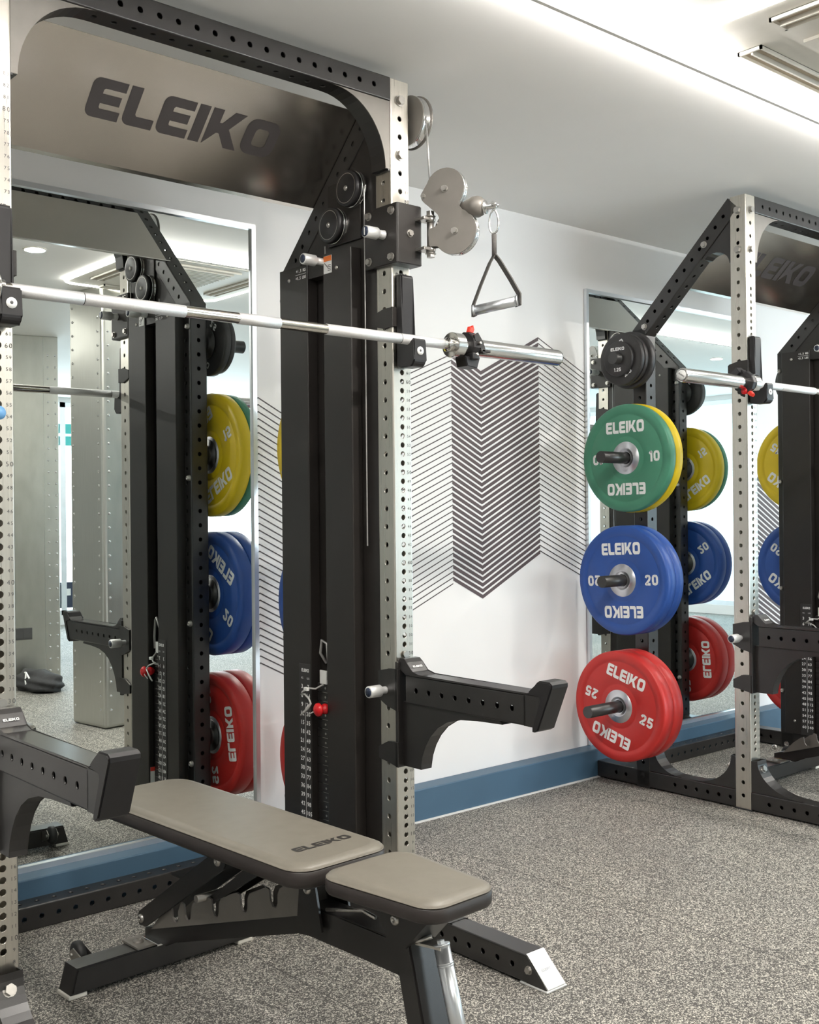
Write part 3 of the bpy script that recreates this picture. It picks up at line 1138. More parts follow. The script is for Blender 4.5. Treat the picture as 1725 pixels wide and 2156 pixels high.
# top outer pulley on the right face
b = B(); pulley(b, (.068, .030, 2.243), (1, 0, 0), .070, .024); tp = build('pulley_wheel', b, 'chrome', rack)
b = B(); lathe(b, [(0, 0), (.068, 0), (.070, .001), (.070, .004), (0, .004)], (.0515, .030, 2.243), (1, 0, 0), 48)
lathe(b, [(0, 0), (.074, 0), (.074, .004), (0, .004)], (.082, .030, 2.243), (1, 0, 0), 48); build('pulley_guard', b, 'grey', tp)
b = B(); cyl(b, (.030, .030, 2.243), (.088, .030, 2.243), .009, seg=16); build('axle', b, 'zinc', tp)

# sliding cable trolley with the swivelling pulley head
tr = None
b = B()
prism(b, rrect(-.050, .042, -.042, .097, .006, 4), 'z', 1.820, 1.984, .002)
tr = build('cable_trolley', b, 'cover', rack)
b = B()
for y, z in ((.076, 1.966), (-.020, 1.964), (.076, 1.840), (-.018, 1.838)):
    hexbolt(b, (-.050, y, z), (-1, 0, 0), .0092, .007)
hexbolt(b, (-.004, -.042, 1.904), (0, -1, 0), .0085, .006)
build('bolt', b, 'zinc', tr)
b = B()
lathe(b, [(0, -.066), (.0155, -.066), (.0165, -.064), (.0165, -.026), (.014, -.024), (.009, -.022), (.012, -.014), (.013, 0)], (-.052, .012, 1.903), (1, 0, 0), 24)
build('pull_knob', b, 'satin', tr)
b = B(); lathe(b, [(0, -.0675), (.0138, -.0675), (.0138, -.066)], (-.052, .012, 1.903), (1, 0, 0), 24); build('knob_cap', b, 'navy', tr)
b = B(); box(b, -.1202, -.1196, .010, .014, 1.893, 1.913, Mx=None); build('cap_mark', b, 'label', tr)
b = B()
for z in (1.944, 1.862):
    box(b, .016, .060, -.078, -.040, z - .004, z + .004, .001)
    cyl(b, (.049, -.068, z - .008), (.049, -.068, z + .008), .013, seg=20)
cyl(b, (.049, -.068, 1.856), (.049, -.068, 1.955), .010, seg=16)
hexbolt(b, (.049, -.068, 1.952), (0, 0, 1), .012, .013); hexbolt(b, (.049, -.068, 1.852), (0, 0, -1), .012, .009)
build('hinge', b, 'zinc', tr)

th = math.radians(67)
HU = Vector((math.cos(th), -math.sin(th), 0))
HN = Vector((-math.sin(th), -math.cos(th), 0))
HO = Vector((.06, -.09, 0))
MH = Matrix(((HU.x, 0, HN.x, HO.x), (HU.y, 0, HN.y, HO.y), (0, 1, 0, 0), (0, 0, 0, 1)))   # local (u, z, n)


def hp(u, z, n=0):
    return MH @ Vector((u, z, n))


c1, c2 = (.024, 2.020), (.052, 1.902)
R1, R2 = .0565, .062
outl = arc(c1[0], c1[1], R1, R1, -42, 158, 22) + [(-.038, 2.027), (-.0455, 2.016), (-.047, 2.006), (-.044, 1.997), (-.036, 1.988), (-.010, 1.965), (.002, 1.953), (.007, 1.942), (.005, 1.930), (-.004, 1.921), (-.020, 1.917), (-.024, 1.913), (-.024, 1.872), (-.020, 1.868), (.000, 1.867)] + arc(c2[0], c2[1], R2, R2, 215, 415, 24) + [(.074, 1.958), (.066, 1.968)]


def plate_uz(bm, pts, n0, n1):
    A = [bm.verts.new(hp(u, z, n0)) for u, z in pts]
    Bq = [bm.verts.new(hp(u, z, n1)) for u, z in pts]
    bm.faces.new(A)
    bm.faces.new(Bq[::-1])
    for q in range(len(pts)):
        k = (q + 1) % len(pts)
        bm.faces.new((A[k], A[q], Bq[q], Bq[k]))


b = B(); plate_uz(b, outl, .010, .0135); plate_uz(b, outl, -.0135, -.010); hd = build('pulley_head', b, 'grey', rack)
b = B(); pulley(b, hp(*c1), HN, R1 + .001, .019); pulley(b, hp(*c2), HN, R2 + .001, .019); build('pulley_wheel', b, 'chrome', hd)
b = B()
for q in (c1, c2):
    hexbolt(b, hp(q[0], q[1], .0135), HN, .0078, .008)
hexbolt(b, hp(-.040, 2.008, .0135), HN, .0055, .005)
build('bolt', b, 'zinc', hd)
b = B()
prof = [(0, 0), (.010, 0), (.014, .008), (.020, .020), (.0265, .032), (.0285, .042), (.0275, .052), (.022, .062), (.018, .066), (0, .066)]
lathe(b, prof, hp(.068, 1.970), hp(.133, 1.958) - hp(.068, 1.970), 32)
build('cable_stopper', b, 'grey', hd)
b = B()
lathe(b, [(0, 0), (.0185, 0), (.0185, .005), (.010, .006), (.008, .010), (.0075, .035), (0, .035)], hp(.133, 1.958), HU, 24)
cyl(b, hp(.160, 1.965, -.009), hp(.160, 1.965, .009), .0045, seg=12); cyl(b, hp(.160, 1.957, -.008), hp(.171, 1.962, -.008), .005, seg=10)
cyl(b, hp(.160, 1.957, .008), hp(.171, 1.962, .008), .005, seg=10)
build('cable_end', b, 'chrome', hd)
b = B(); sweep(b, [(.060, -.040, 2.243), (.056, -.052, 2.16), hp(-.024, 2.02)], .0028, 8); build('cable', b, 'cable', rack)

# weight pegs on both rear posts: (z, length)
PEGS = [(1.354, .26), (.8585, .26), (.353, .355), (1.753, .178)]
for s_, x in ((-1, XL), (1, 0)):
    for z, L_ in PEGS:
        b = B()
        x0 = x + s_ * hw
        yp = .49 if s_ < 0 else .480
        cyl(b, (x0, yp, z), (x0 + s_ * L_, yp, z), .0235, seg=24)
        lathe(b, [(.042, 0), (.042, .004), (.034, .006), (.034, .024), (.056, .0245), (.056, .0285), (.0235, .0286)], (x0, yp, z), (s_, 0, 0), 24)
        build('plate_peg', b, 'black', rack)

rackB = copy_tree(rack, None, (2.901, 0, 0), 'far power rack at the right edge with bumper plates hanging on its left side')
RX = 2.901
for ch in list(rackB.children):
    for g_ in list(ch.children):
        if g_.name.startswith('sticker'):
            bpy.data.objects.remove(g_)

# ------------------------------------------------------------------ weight plates
def plate_obj(name, label, rad, th_, mkey, number, loc, rot, group, hub=True, small=False, face=True):
    t_ = thing(name, label, 'weight plate', loc, group)
    t_.rotation_euler = (rot, 0, 0)
    h = th_ / 2
    b = B()
    if small:
        prof = [(.0245, -h), (rad * .86, -h), (rad * .9, -h + .0015), (rad * .97, -h + .0015), (rad, -h + .004), (rad, h - .004), (rad * .97, h - .0015), (rad * .9, h - .0015), (rad * .86, h), (.0245, h), (.0245, -h)]
    else:
        prof = [(.06, -h + .002), (rad * .385, -h + .002), (rad * .40, -h + .0035), (rad * .415, -h + .002), (rad * .80, -h + .002), (rad * .815, -h + .0035), (rad * .83, -h), (rad * .975, -h), (rad, -h + .006), (rad, h - .006), (rad * .975, h), (rad * .83, h), (rad * .815, h - .0035), (rad * .80, h - .002), (rad * .415, h - .002), (rad * .40, h - .0035), (rad * .385, h - .002), (.06, h - .002)]
    lathe(b, prof, (0, 0, 0), (1, 0, 0), 72)
    build('plate_disc', b, mkey, t_)
    if not small:
        b = B()
        lathe(b, [(.0255, -h + .001), (.036, -h + .001), (.037, -h - .001), (.042, -h - .001), (.044, -h + .001), (.066, -h + .001), (.067, -h + .003), (.067, h - .003), (.066, h - .001), (.0255, h - .001), (.0255, -h + .001)], (0, 0, 0), (1, 0, 0), 48)
        build('hub', b, 'hub', t_)
    for side in (-1, 1):
        for flip in (0, PI):
            Rm = Matrix.Rotation(flip, 4, 'X')
            base = MSIDE(0, 0, 0) if side == -1 else basis((0, 1, 0), (0, 0, 1), (0, 0, 0))
            off = T(side * (h + (-.0012 if not small else .0006)), 0, 0)
            if small:
                if flip == 0:
                    b = B(); word_logo(b, rad * .95, rad * .19, off @ T(0, 0, rad * .55) @ base); build('brand_lettering', b, 'white_txt', t_, normals=False)
                    b = B(); bold_number(b, number, rad * .22, off @ T(0, 0, -rad * .62) @ base); build('weight_number', b, 'white_txt', t_, normals=False)
            else:
                b = B(); word_logo(b, rad * .86, rad * .22, off @ Rm @ T(0, 0, rad * .575) @ base); build('brand_lettering', b, 'white_txt', t_, normals=False)
                b = B(); bold_number(b, number, rad * .20, off @ Rm @ base @ T(rad * .64, 0, 0)); build('weight_number', b, 'white_txt', t_, normals=False)
    return t_


R45 = .222
xl = RX + XL - hw     # left face of the far rack's left rear post
ov = 'bumper plates on the far rack, left side'
plate_obj('bumper_plate', 'green ten kilogram bumper plate outermost on the top left peg of the far rack', R45 - .003, .038, 'green_rub', '10', (1.636 + .019, .49, 1.354), -.02, ov)
plate_obj('bumper_plate', 'yellow bumper plate tucked behind the green plate on the far rack', R45, .044, 'yellow_rub', '15', (1.636 + .038 + .022, .49, 1.354), .3, ov)
plate_obj('bumper_plate', 'outer blue twenty kilogram bumper plate on the far rack left side', R45, .053, 'blue_rub', '20', (1.606 + .0265, .49, .8585), -.05, ov)
plate_obj('bumper_plate', 'inner blue bumper plate behind the twenty kilogram one facing the camera', R45, .053, 'blue_rub', '20', (1.606 + .0797, .49, .8585), .7, ov)
plate_obj('bumper_plate', 'outer red twenty-five kilogram bumper plate lowest on the far rack left side', R45, .064, 'red_rub', '25', (1.574 + .032, .49, .353), .30, ov)
plate_obj('bumper_plate', 'inner red bumper plate behind the outer twenty-five kilogram plate', R45, .064, 'red_rub', '25', (1.574 + .0965, .49, .353), .9, ov)
bk = 'small black plates on the top left peg of the far rack'
plate_obj('change_plate', 'smallest black one and a quarter kilogram plate at the front of the top peg', .071, .017, 'black_rub', '1.25', (1.600, .49, 1.753), 0, bk, small=True)
plate_obj('change_plate', 'medium black plate directly behind the smallest one on the top peg', .105, .022, 'black_rub', '2.5', (1.622, .49, 1.753), -.55, bk, small=True)
plate_obj('change_plate', 'second medium black plate between its twin and the largest black plate', .105, .024, 'black_rub', '2.5', (1.648, .49, 1.753), .6, bk, small=True)
plate_obj('change_plate', 'largest black change plate against the post on the top peg', .116, .030, 'black_rub', '5', (1.677, .49, 1.753), 1.2, bk, small=True)


def right_side(x_root, who, rots):
    g = 'bumper plates on the right side of the ' + who
    x = x_root + hw + .030
    plate_obj('bumper_plate', 'yellow bumper plate innermost on the right side of the ' + who, R45 - .001, .044, 'yellow_rub', '15', (x + .022, .480, 1.354), rots[0], g)
    plate_obj('bumper_plate', 'green bumper plate outside the yellow one on the right side of the ' + who, R45 - .003, .038, 'green_rub', '10', (x + .064, .480, 1.354), .4, g)
    plate_obj('bumper_plate', 'inner blue bumper plate on the right side of the ' + who, R45 - .001, .053, 'blue_rub', '20', (x + .0265, .480, .8585), rots[1], g)
    plate_obj('bumper_plate', 'outer blue bumper plate on the right side of the ' + who, R45 - .001, .053, 'blue_rub', '20', (x + .080, .480, .8585), .2, g)
    plate_obj('bumper_plate', 'inner red bumper plate lowest on the right side of the ' + who, R45 - .001, .064, 'red_rub', '25', (x + .032, .480, .353), rots[2], g)
    plate_obj('bumper_plate', 'outer red bumper plate lowest on the right side of the ' + who, R45 - .001, .064, 'red_rub', '25', (x + .0965, .480, .353), .1, g)
    plate_obj('change_plate', 'larger black change plate high on the right side of the ' + who, .116, .030, 'black_rub', '2.5', (x + .015, .480, 1.753), rots[3], g, small=True)
    plate_obj('change_plate', 'outer black change plate high on the right side of the ' + who, .105, .024, 'black_rub', '2', (x + .044, .480, 1.753), .3, g, small=True)


right_side(0, 'nearest rack', (-1.05 + PI / 2, -1.05 + .45 + PI, -1.4 + PI, -.6 + PI))
right_side(RX, 'far rack', (-.95 + PI / 2, -.95 + PI / 2, -1.5 + PI, -.5 + PI))


# ------------------------------------------------------------------ J hooks
def j_hook(label, loc, side):
    t_ = thing('j_hook', label, 'barbell hook', loc, 'barbell hooks on the uprights')
    b = B()
    pts = [(-.003, 1.795)] + arc(-.017, 1.785, .010, .010, 90, 180, 4) + [(-.027, 1.612), (-.030, 1.602), (-.036, 1.5975), (-.056, 1.5975), (-.0615, 1.600), (-.063, 1.606), (-.064, 1.611)] + arc(-.069, 1.608, .0065, .006, 90, 180, 4)[0:] + arc(-.0585, 1.556, .017, .018, 180, 270, 5) + [(-.020, 1.538), (-.003, 1.544)]
    prism(b, pts, 'x', -.0235, .0235, .004)
    build('hook_body', b, 'plastic', t_)
    b = B()
    sx_ = side
    x0, x1 = (sx_ * .0345, sx_ * .0395)
    prism(b, [(-.004, 1.652), (-.004, 1.706), (.02, 1.703), (.028, 1.706), (.040, 1.702), (.072, 1.695), (.078, 1.690), (.078, 1.662), (.040, 1.652), (.026, 1.648), (.018, 1.652)], 'x', min(x0, x1), max(x0, x1), .001)
    box(b, min(0, sx_ * .0395), max(0, sx_ * .0395), -.0075, -.0025, 1.652, 1.706, .001)
    build('side_strap', b, 'cover', t_)
    b = B(); lathe(b, [(0, -.0012), (.0115, -.0012), (.0115, 0)], (.0, -.0757, 1.580), (0, 1, 0), 28); dd = build('logo_disc', b, 'label', t_)
    b = B(); lathe(b, [(0, -.0016), (.0035, -.0016), (.0035, -.001)], (.0, -.0757, 1.581), (0, 1, 0), 12); build('logo_dot', b, 'grey_txt', dd)
    return t_


j_hook('black barbell hook on the right upright of the nearest rack', (0, 0, 0), -1)
j_hook('black barbell hook on the left upright at the left edge of the photo', (XL, 0, 0), 1)
j_hook('black barbell hook on the far rack left upright', (RX + XL, 0, 0), -1)
j_hook('black barbell hook on the far rack right upright', (RX, 0, 0), -1)


# ------------------------------------------------------------------ spotter arms
def spotter(label, loc):
    t_ = thing('spotter_arm', label, 'safety arm', loc, 'spotter arms')
    b = B()
    # local z along -y from y=-.035
    Mb = Matrix(((1, 0, 0, 0), (0, 0, -1, -.035), (0, 1, 0, .662), (0, 0, 0, 1)))
    ptube(b, .435, .056, .076, {'+x': [.04 + .05 * k for k in range(8)], '-x': [.04 + .05 * k for k in range(8)]}, Mb)
    prism(b, [(-.465, .624), (-.465, .700), (-.525, .700), (-.500, .624)], 'x', -.028, .028)
    build('arm_beam', b, 'black', t_)
    b = B()
    prism(b, [(-.470, .7015), (-.485, .706), (-.496, .716), (-.508, .733), (-.516, .738), (-.548, .738), (-.556, .732), (-.556, .724), (-.512, .619), (-.500, .613), (-.492, .613), (-.492, .624), (-.500, .626), (-.523, .690), (-.52, .7015)], 'x', -.031, .031, .003)
    build('end_stop', b, 'plastic', t_)
    b = B()
    prism(b, [(-.068, .7005), (-.475, .7005), (-.475, .705), (-.090, .705), (-.062, .712), (-.040, .735), (-.030, .744), (-.012, .744), (-.006, .736), (-.010, .715), (-.035, .7005)], 'x', -.030, .030, .0015)
    build('top_pad', b, 'slick', t_)
    b = B(); word_logo(b, .034, .0065, basis((1, 0, 0), (0, .70, .70), (0, -.0525, .7245))); build('pad_logo', b, 'label', t_, normals=False)
    b = B()
    pts = [(-.012, .626), (-.375, .626), (-.385, .614)] + arc(-.270, .455, .185, .152, 105, 22, 10)[0:0] + [(-.30, .611), (-.235, .605), (-.185, .592), (-.150, .572), (-.122, .545), (-.103, .515), (-.090, .485), (-.084, .462), (-.084, .450), (-.012, .450)]
    prism(b, pts, 'x', -.020, .020, .001)
    build('support_gusset', b, 'black', t_)
    b = B(); box(b, -.0385, .0385, -.014, -.002, .447, .735, .002); build('back_plate', b, 'black', t_)
    for (za, zb, zc, zd) in ((.600, .716, .628, .708), (.447, .516, .462, .498)):
        b = B()
        prism(b, [(-.014, za), (-.014, zb), (.024, zb - .002), (.034, zb - .006), (.067, zd - .004), (.067, zc), (.030, za + .010)], 'x', -.0415, -.0348, .001)
        box(b, -.0415, .0, -.0145, -.004, za, zb, .002)
        build('side_strap', b, 'black', t_)
    b = B()
    lathe(b, [(0, -.062), (.0155, -.062), (.0165, -.060), (.0165, -.022), (.014, -.020), (.010, -.016), (.010, 0)], (-.0415, .034, .654), (1, 0, 0), 24)
    kb_ = build('pull_knob', b, 'satin', t_)
    b = B(); lathe(b, [(0, -.0632), (.0122, -.0632), (.0122, -.062)], (-.0415, .034, .654), (1, 0, 0), 24); build('knob_cap', b, 'navy', kb_)
    b = B(); cyl(b, (0, -.004, .752), (0, .012, .752), .007, seg=14); cyl(b, (0, -.008, .752), (0, -.004, .752), .010, seg=14); build('locking_pin', b, 'zinc', t_)
    return t_


spA = spotter('black spotter arm on the right upright of the nearest rack', (0, 0, 0))
copy_tree(spA, None, (XL, 0, 0), 'black spotter arm in the left foreground reaching over the bench')
copy_tree(spA, None, (RX + XL, 0, 0), 'black spotter arm on the far rack left upright, cut by the right edge')
copy_tree(spA, None, (RX, 0, 0), 'black spotter arm on the far rack right upright')


# ------------------------------------------------------------------ barbells
def barbell(label, loc, first=None):
    t_ = thing('barbell', label, 'barbell', loc, 'barbells')
    b = B(); cyl(b, (-.655, 0, 0), (.655, 0, 0), .0135, seg=32, caps=False); build('shaft', b, 'shaft', t_)
    for nm, spans in (('knurling', ((-.615, -.4565), (-.4545, -.205), (-.060, .060), (.205, .4545), (.4565, .615))),):
        for a, c in spans:
            b = B(); cyl(b, (a, 0, 0), (c, 0, 0), .0141, seg=32); build(nm, b, 'knurl', t_)
    for s_ in (-1, 1):
        b = B(); cyl(b, (s_ * .4545, 0, 0), (s_ * .4565, 0, 0), .01375, seg=32); build('ring_mark', b, 'cover', t_)
        b = B()
        prof = [(0, .630), (.020, .630), (.0205, .632), (.0205, .645), (.0250, .682), (.0250, 1.094), (.0235, 1.100), (.0150, 1.1002), (0, 1.1002)]
        lathe(b, prof, (0, 0, 0), (s_, 0, 0), 48)
        sl = build('sleeve', b, 'sleeve', t_)
        b = B(); lathe(b, [(.018, .645), (.034, .6455), (.0355, .647), (.0355, .677), (.034, .679), (.018, .6795)], (0, 0, 0), (s_, 0, 0), 96, False); build('sleeve_collar', b, 'sleeve', sl)
        b = B(); lathe(b, [(0, 1.1015), (.0175, 1.1015), (.0175, 1.100)], (0, 0, 0), (s_, 0, 0), 32)
        ec = build('end_cap', b, 'label', sl)
        b = B()
        lathe(b, [(.0188, 1.1012), (.0205, 1.1012)], (0, 0, 0), (s_, 0, 0), 32)
        rgt = (0, -s_ * 1.0, 0)
        word_logo(b, .026, .005, basis((0, .82 * (-1 if s_ < 0 else 1), -.57), (0, .57 * (-1 if s_ < 0 else 1), .82), (s_ * 1.102, 0, 0)))
        build('cap_print', b, 'grey_txt', ec, normals=False)
    return t_


bb = barbell('chrome barbell racked across the nearest rack', (-.507, -.05, 1.612))
copy_tree(bb, None, (2.344, -.05, 1.608), 'chrome barbell on the far rack with its end pointing at the camera')


def clip(label, loc, flip=1, tilt=0.):
    t_ = thing('barbell_collar', label, 'barbell collar', loc, 'locking barbell collars')
    t_.rotation_euler = (tilt, 0, 0)
    s_ = flip
    b = B()
    lathe(b, [(.0255, -.012), (.040, -.012), (.0425, -.009), (.0425, .009), (.040, .012), (.0255, .012), (.0255, -.012)], (0, 0, 0), (1, 0, 0), 10, False)
    box(b, -.013, .013, -.036, .030, -.040, -.020, .004)
    prism(b, [(-.030, -.030), (.030, -.030), (.018, -.062), (-.022, -.058)], 'y', -.022, .022, .002)
    build('clamp_body', b, 'plastic', t_)
    b = B()
    for y in (-.036, -.020):
        prism(b, [(-.012, .028), (.004, .036), (.022 * s_ + .004, .010), (.034, -.012), (.024, -.022), (.008, .002), (-.008, .012)], 'y', y - .004, y + .003, .0008)
    cyl(b, (.006, -.046, .006), (.006, -.010, .006), .006, seg=12); cyl(b, (.022, -.044, -.016), (.022, -.012, -.016), .0055, seg=12)
    box(b, .012, .050, -.044, -.014, -.018, -.010, .002)
    build('latch_arm', b, 'cover', t_)
    b = B()
    prism(b, [(-.010, .040), (-.004, .056), (.002, .050), (.008, .060), (.012, .048), (.006, .036)], 'y', -.018, -.004, .0015)
    rl = build('lever_tip', b, 'redmat', t_)
    b = B(); dome(b, (.006, -.0465, .006), (0, -1, 0), .005, .003); dome(b, (-.004, -.043, -.026), (0, -1, 0), .005, .003); build('rivet', b, 'zinc', t_)
    return t_


clip('black locking collar with red lever on the right sleeve of the nearest barbell', (.205, -.05, 1.612))
c2_ = clip('black locking collar with red lever on the far rack barbell', (1.640, -.05, 1.608), 1, 2.4)
b = B(); lathe(b, [(0, -.002), (.012, -.002), (.012, .003), (0, .003)], (-.014, -.018, .028), (1, 0, 0), 20); build('red_button', b, 'red', c2_)

# ------------------------------------------------------------------ D handle hanging from the pulley head
def d_handle(label, dx):
    t_ = thing('cable_handle', label, 'cable handle', (dx, 0, 0), 'cable handles hanging from pulley heads')
    b = B()
    L_, R_ = hp(.102, 1.684), hp(.226, 1.699)
    dd_ = (R_ - L_).normalized()
    cyl(b, L_, R_, .0135, seg=28); cyl(b, L_ - dd_ * .002, L_ + dd_ * .003, .0155, seg=28); cyl(b, R_ - dd_ * .003, R_ + dd_ * .002, .0155, seg=28)
    build('grip', b, 'alu', t_)
    b = B()
    top = hp(.160, 1.826)
    for E_, sg_ in ((L_ - dd_ * .003, -1), (R_ + dd_ * .003, 1)):
        e_up = E_ + Vector((0, 0, .016))
        pts = [top + Vector((0, 0, .002)), top + (e_up - top) * .15 + HU * sg_ * .004, top + (e_up - top) * .6 + HU * sg_ * .003, e_up, E_ + HU * sg_ * .0, E_ + Vector((0, 0, -.014)), E_ + Vector((0, 0, -.014)) - HU * sg_ * .006]
        ribbon(b, pts, HN + HU * .9, .025, .0030)
    build('webbing_strap', b, 'strap', t_)
    b = B()
    sweep(b, [hp(.160, 1.882), hp(.1605, 1.855), hp(.160, 1.822)], .0068, 10)
    build('stitched_loop', b, 'strap', t_)
    b = B()
    ccx = .160
    loop = []
    for k in range(28):
        a_ = 2 * PI * k / 28
        wz = -.0315 - .0315 * math.cos(a_ + PI)
        wide = .0160 - .0060 * (1 + math.cos(a_)) / 2
        loop.append((wide * math.sin(a_), -.0315 + .0315 * math.cos(a_)))
    sweep(b, [hp(ccx + a, 1.948 + z) for a, z in loop], .0028, 8, True)
    build('carabiner', b, 'chrome', t_)
    return t_


d_handle('chrome D handle on a webbing strap hanging beside the nearest rack', 0)
d_handle('chrome D handle hanging from the far rack pulley, seen only in the mirror', RX)

# ------------------------------------------------------------------ bench
def soft_pad(bm, outline_fn, z0, z1, bevel):
    """stack of shrinking outlines for a rounded upholstered pad"""
    lv = [(.006, z0), (0, z0 + .006), (0, z1 - bevel * .75), (bevel * .25, z1 - bevel * .35), (bevel, z1 - .001), (bevel * 1.5, z1)]
    rings = [[bm.verts.new((x, y, z)) for x, y in outline_fn(s_)] for s_, z in lv]
    for A, Bq in zip(rings, rings[1:]):
        for i in range(len(A)):
            j = (i + 1) % len(A)
            f = bm.faces.new((A[i], A[j], Bq[j], Bq[i]))
            f.smooth = True
    bm.faces.new(rings[0][::-1])
    bm.faces.new(rings[-1])


def taper_rect(y0, y1, w0, w1, r0, r1, s_, n=6):
    """rounded outline: half width w0 at y0 (front), w1 at y1 (rear), shrunk by s_"""
    y0 += s_; y1 -= s_; w0 -= s_; w1 -= s_
    r0 = max(r0 - s_ * .5, .01); r1 = max(r1 - s_ * .5, .01)
    return arc(w1 - r1, y1 - r1, r1, r1, 0, 90, n) + arc(-w1 + r1, y1 - r1, r1, r1, 90, 180, n) + arc(-w0 + r0, y0 + r0, r0, r0, 180, 270, n) + arc(w0 - r0, y0 + r0, r0, r0, 270, 360, n)


def bench(label, loc, incline=0.):
    t_ = thing('weight_bench', label, 'bench', loc, 'adjustable weight benches')
    # back pad
    def back(s_):
        return taper_rect(-.508, .332, .130, .139, .05, .06, s_)
    b = B(); soft_pad(b, back, .426, .442, .016); bp = build('back_pad', b, 'pad', t_)
    b = B()
    rings = [[b.verts.new((x, y, z)) for x, y in back(s_)] for s_, z in ((.012, .392), (.002, .397), (-.001, .405), (-.001, .427), (.002, .430))]
    for A, Bq in zip(rings, rings[1:]):
        for i in range(len(A)):
            j = (i + 1) % len(A)
            f = b.faces.new((A[i], A[j], Bq[j], Bq[i])); f.smooth = True
    b.faces.new(rings[0][::-1]); b.faces.new(rings[-1])
    build('pad_edge', b, 'pad_side', bp)
    b = B(); word_logo(b, .152, .026, basis((1, 0, 0), (0, 1, 0), (.015, -.408, .4426))); build('pad_logo', b, 'pad_txt', bp, normals=False)

    def seat(s_):
        return taper_rect(-.840, -.545, .095, .114, .045, .045, s_)
    b = B(); soft_pad(b, seat, .430, .446, .016); sp_ = build('seat_pad', b, 'pad', t_)
    b = B()
    rings = [[b.verts.new((x, y, z)) for x, y in seat(s_)] for s_, z in ((.012, .402), (.002, .406), (-.001, .412), (-.001, .431), (.002, .434))]
    for A, Bq in zip(rings, rings[1:]):
        for i in range(len(A)):
            j = (i + 1) % len(A)
            f = b.faces.new((A[i], A[j], Bq[j], Bq[i])); f.smooth = True
    b.faces.new(rings[0][::-1]); b.faces.new(rings[-1])
    build('pad_edge', b, 'pad_side', sp_)
    # spine
    b = B()
    prism(b, [(.246, .076), (.246, .098), (.20, .112), (-.381, .302), (-.415, .325), (-.690, .325), (-.690, .258), (-.415, .260), (-.380, .258), (.10, .100), (.15, .076)], 'x', -.030, .030, .003)
    build('spine_beam', b, 'black', t_)
    # toothed adjustment rails
    top = [(.205, .118), (.115, .186)]
    prof = [(.205, .110), (.140, .168), (.115, .186)]
    ys = [.105, .050, -.068, -.180, -.290, -.385]
    for x in (-.036, .036):
        b = B()
        poly = [(.200, .108), (.150, .160), (.118, .184)]
        for k in range(len(ys) - 1):
            ya, yb = ys[k], ys[k + 1]
            za = .184 + (.118 - ya) * .352
            zb = .184 + (.118 - yb) * .352
            # notch then land
            poly += [(ya, za), (ya - .004, za - .024), (ya - .012, za - .034), (ya - .024, za - .034), (ya - .031, za - .022), (ya - .030, za - .004), (ya - .038, za + .012), (yb + .012, zb + .002)]
        poly += [(-.395, .362), (-.400, .300)]
        prism(b, poly, 'x', x - .0025, x + .0025)
        build('toothed_rail', b, 'grey', t_)
    # brace that lifts the back pad
    b = B()
    for x in (-.044, .044):
        prism(b, [(.252, .124), (.244, .144), (-.085, .362), (-.122, .368), (-.138, .348), (-.130, .335), (.214, .112), (.242, .110)], 'x', x - .003, x + .003, .0005)
    box(b, -.041, .041, .02, .10, .268, .274, Mx=Matrix.Rotation(0, 4, 'X'))
    build('support_brace', b, 'black', t_)
    b = B()
    for x in (-.030, .030):
        prism(b, [(-.02, .225), (-.05, .238), (-.26, .385), (-.30, .388), (-.26, .355), (-.045, .225)], 'x', x - .003, x + .003, .0005)
    prism(b, [(-.05, .25), (-.26, .392), (-.265, .386), (-.055, .244)], 'x', -.030, .030)
    build('support_brace', b, 'black', t_)
    b = B(); cyl(b, (-.062, -.040, .249), (.062, -.040, .249), .009, seg=14); build('cross_pin', b, 'zinc', t_)
    for x, s_ in ((-.047, -1), (.047, 1)):
        for y, z in ((.232, .129), (-.108, .349), (-.429, .364), (-.690, .369)):
            b = B(); dome(b, (x - s_ * (.004 if y > -.5 and y < -.2 else (.007 if y < -.5 else 0)), y, z), (s_, 0, 0), .011, .007); build('bolt', b, 'zinc', t_)
    # pivot bracket
    for x in (-.040, .040):
        b = B(); prism(b, [(-.402, .394), (-.448, .394), (-.474, .285), (-.392, .285), (-.400, .35)], 'x', x - .003, x + .003, .0005); build('pivot_bracket', b, 'black', t_)
    b = B(); box(b, -.085, .085, -.48, .20, .383, .393, .001); build('pad_frame', b, 'black', t_)
    b = B(); box(b, -.037, .037, -.490, -.41, .378, .388, .001); build('pivot_plate', b, 'black', t_)
    b = B(); prism(b, [(-.585, .399), (-.610, .380), (-.645, .362), (-.668, .320), (-.716, .320), (-.790, .399)], 'x', -.040, .040, .0005); build('seat_bracket', b, 'black', t_)
    b = B(); sweep(b, [(-.03, -.475, .330), (-.03, -.53, .343), (-.028, -.585, .356), (-.026, -.62, .350)], .004, 8); build('seat_latch', b, 'zinc', t_)
    if incline:
        piv = Vector((0, -.43, .366))
        for o_ in [bp] + [q for q in t_.children if q.name.startswith('pad_frame')]:
            o_.rotation_euler = (incline, 0, 0)
            o_.location = piv - Matrix.Rotation(incline, 3, 'X') @ piv
        top_ = piv + Matrix.Rotation(incline, 3, 'X') @ (Vector((0, -.108, .349)) - piv)
        foot_ = Vector((0, -.02, .262))
        old_ = Vector((0, .340, -.220))
        new_ = foot_ - top_
        ang = math.atan2(new_.z, new_.y) - math.atan2(old_.z, old_.y)
        for o_ in [q for q in t_.children if q.name.startswith('support_brace')]:
            o_.rotation_euler = (ang, 0, 0)
            o_.location = top_ - Matrix.Rotation(ang, 3, 'X') @ Vector((0, -.108, .349))
    # front post and its foot
    b = B()
    prism(b, [(-.664, .362), (-.711, .370), (-.802, .012), (-.752, .012)], 'x', -.034, .034, .004)
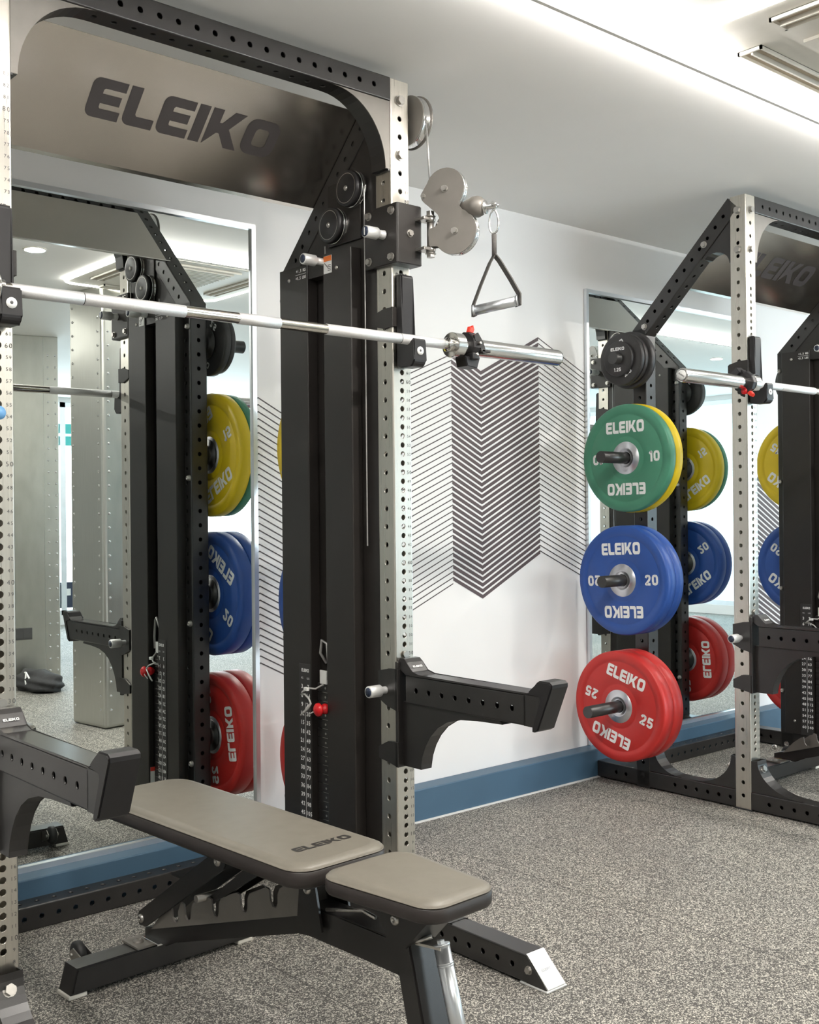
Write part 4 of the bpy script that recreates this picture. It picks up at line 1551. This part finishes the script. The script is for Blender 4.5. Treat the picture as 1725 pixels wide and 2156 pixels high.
    build('front_post', b, 'black', t_)
    b = B(); box(b, -.20, .20, -.835, -.775, .006, .055, .004); build('front_foot', b, 'black', t_)
    for q in (-.205, .150):
        b = B(); box(b, q, q + .055, -.838, -.772, 0, .008, .002); build('foot_pad', b, 'label', t_)
    # lift handle on the post
    b = B()
    sweep(b, [(-.020, -.708, .325), (-.018, -.728, .333), (.0, -.748, .342)], .0045, 8)
    prism(b, [(-.025, -.698), (.028, -.698), (.020, -.776), (-.006, -.776)], 'z', .3245, .3295)
    build('handle_bracket', b, 'zinc', t_)
    b = B()
    h0, h1 = Vector((.008, -.766, .328)), Vector((.006, -.834, .100))
    dh = (h0 - h1).normalized()
    cyl(b, h0, h1, .0155, seg=28)
    cyl(b, h0 + dh * .004, h0, .0165, seg=28); cyl(b, h0 - dh * .030, h0 - dh * .032, .0166, seg=28); cyl(b, h0 - dh * .034, h0 - dh * .036, .0166, seg=28)
    cyl(b, h1 + dh * .064, h1 + dh * .062, .0166, seg=28); cyl(b, h1 + dh * .060, h1 + dh * .058, .0166, seg=28)
    cyl(b, h0 + dh * .010, h0 + dh * .004, .008, seg=6)
    build('lift_handle', b, 'alu', t_)
    b = B(); sweep(b, [h1, h1 + Vector((0, .03, -.004)), h1 + Vector((0, .05, .01))], .006, 8); build('handle_bracket', b, 'zinc', t_)
    # rear stabiliser
    b = B()
    prism(b, [(-.262, .011), (-.245, .071), (.245, .071), (.262, .011)], 'y', .187, .253, .004)
    build('rear_foot', b, 'black', t_)
    for q in (-.270, .215):
        b = B(); box(b, q + .003, q + .052, .190, .250, 0, .011, .003); build('foot_pad', b, 'acwhite', t_)
    b = B(); box(b, -.085, .045, .185, .262, .071, .077, .001); dome(b, (-.062, .222, .077), (0, 0, 1), .014, .007); build('mounting_plate', b, 'grey', t_)
    b = B(); box(b, -.045, -.028, .16, .235, .077, .083, .001); build('bright_clip', b, 'chrome', t_)
    for s_ in (-1, 1):
        b = B()
        lathe(b, [(0, -.011), (.024, -.011), (.030, -.007), (.030, .007), (.024, .011), (0, .011)], (s_ * .185, .300, .060), (1, 0, 0), 28)
        wh = build('wheel', b, 'rubber', t_)
        b = B()
        for q in (-.016, .016):
            prism(b, [(.253, .030), (.253, .066), (.295, .078), (.312, .066), (.308, .05)], 'x', s_ * .185 + q - .0015, s_ * .185 + q + .0015)
        cyl(b, (s_ * .185 - .022, .300, .060), (s_ * .185 + .022, .300, .060), .005, seg=12)
        build('wheel_bracket', b, 'zinc', wh)
    return t_


bn_ = bench('grey padded adjustable bench lying flat inside the nearest rack', (-.632, 0, 0))
bn_.rotation_euler = (0, 0, math.radians(2.6))
bench('adjustable bench inside the far rack showing its notched rail at the right edge', (2.335, -.01, 0), math.radians(62))
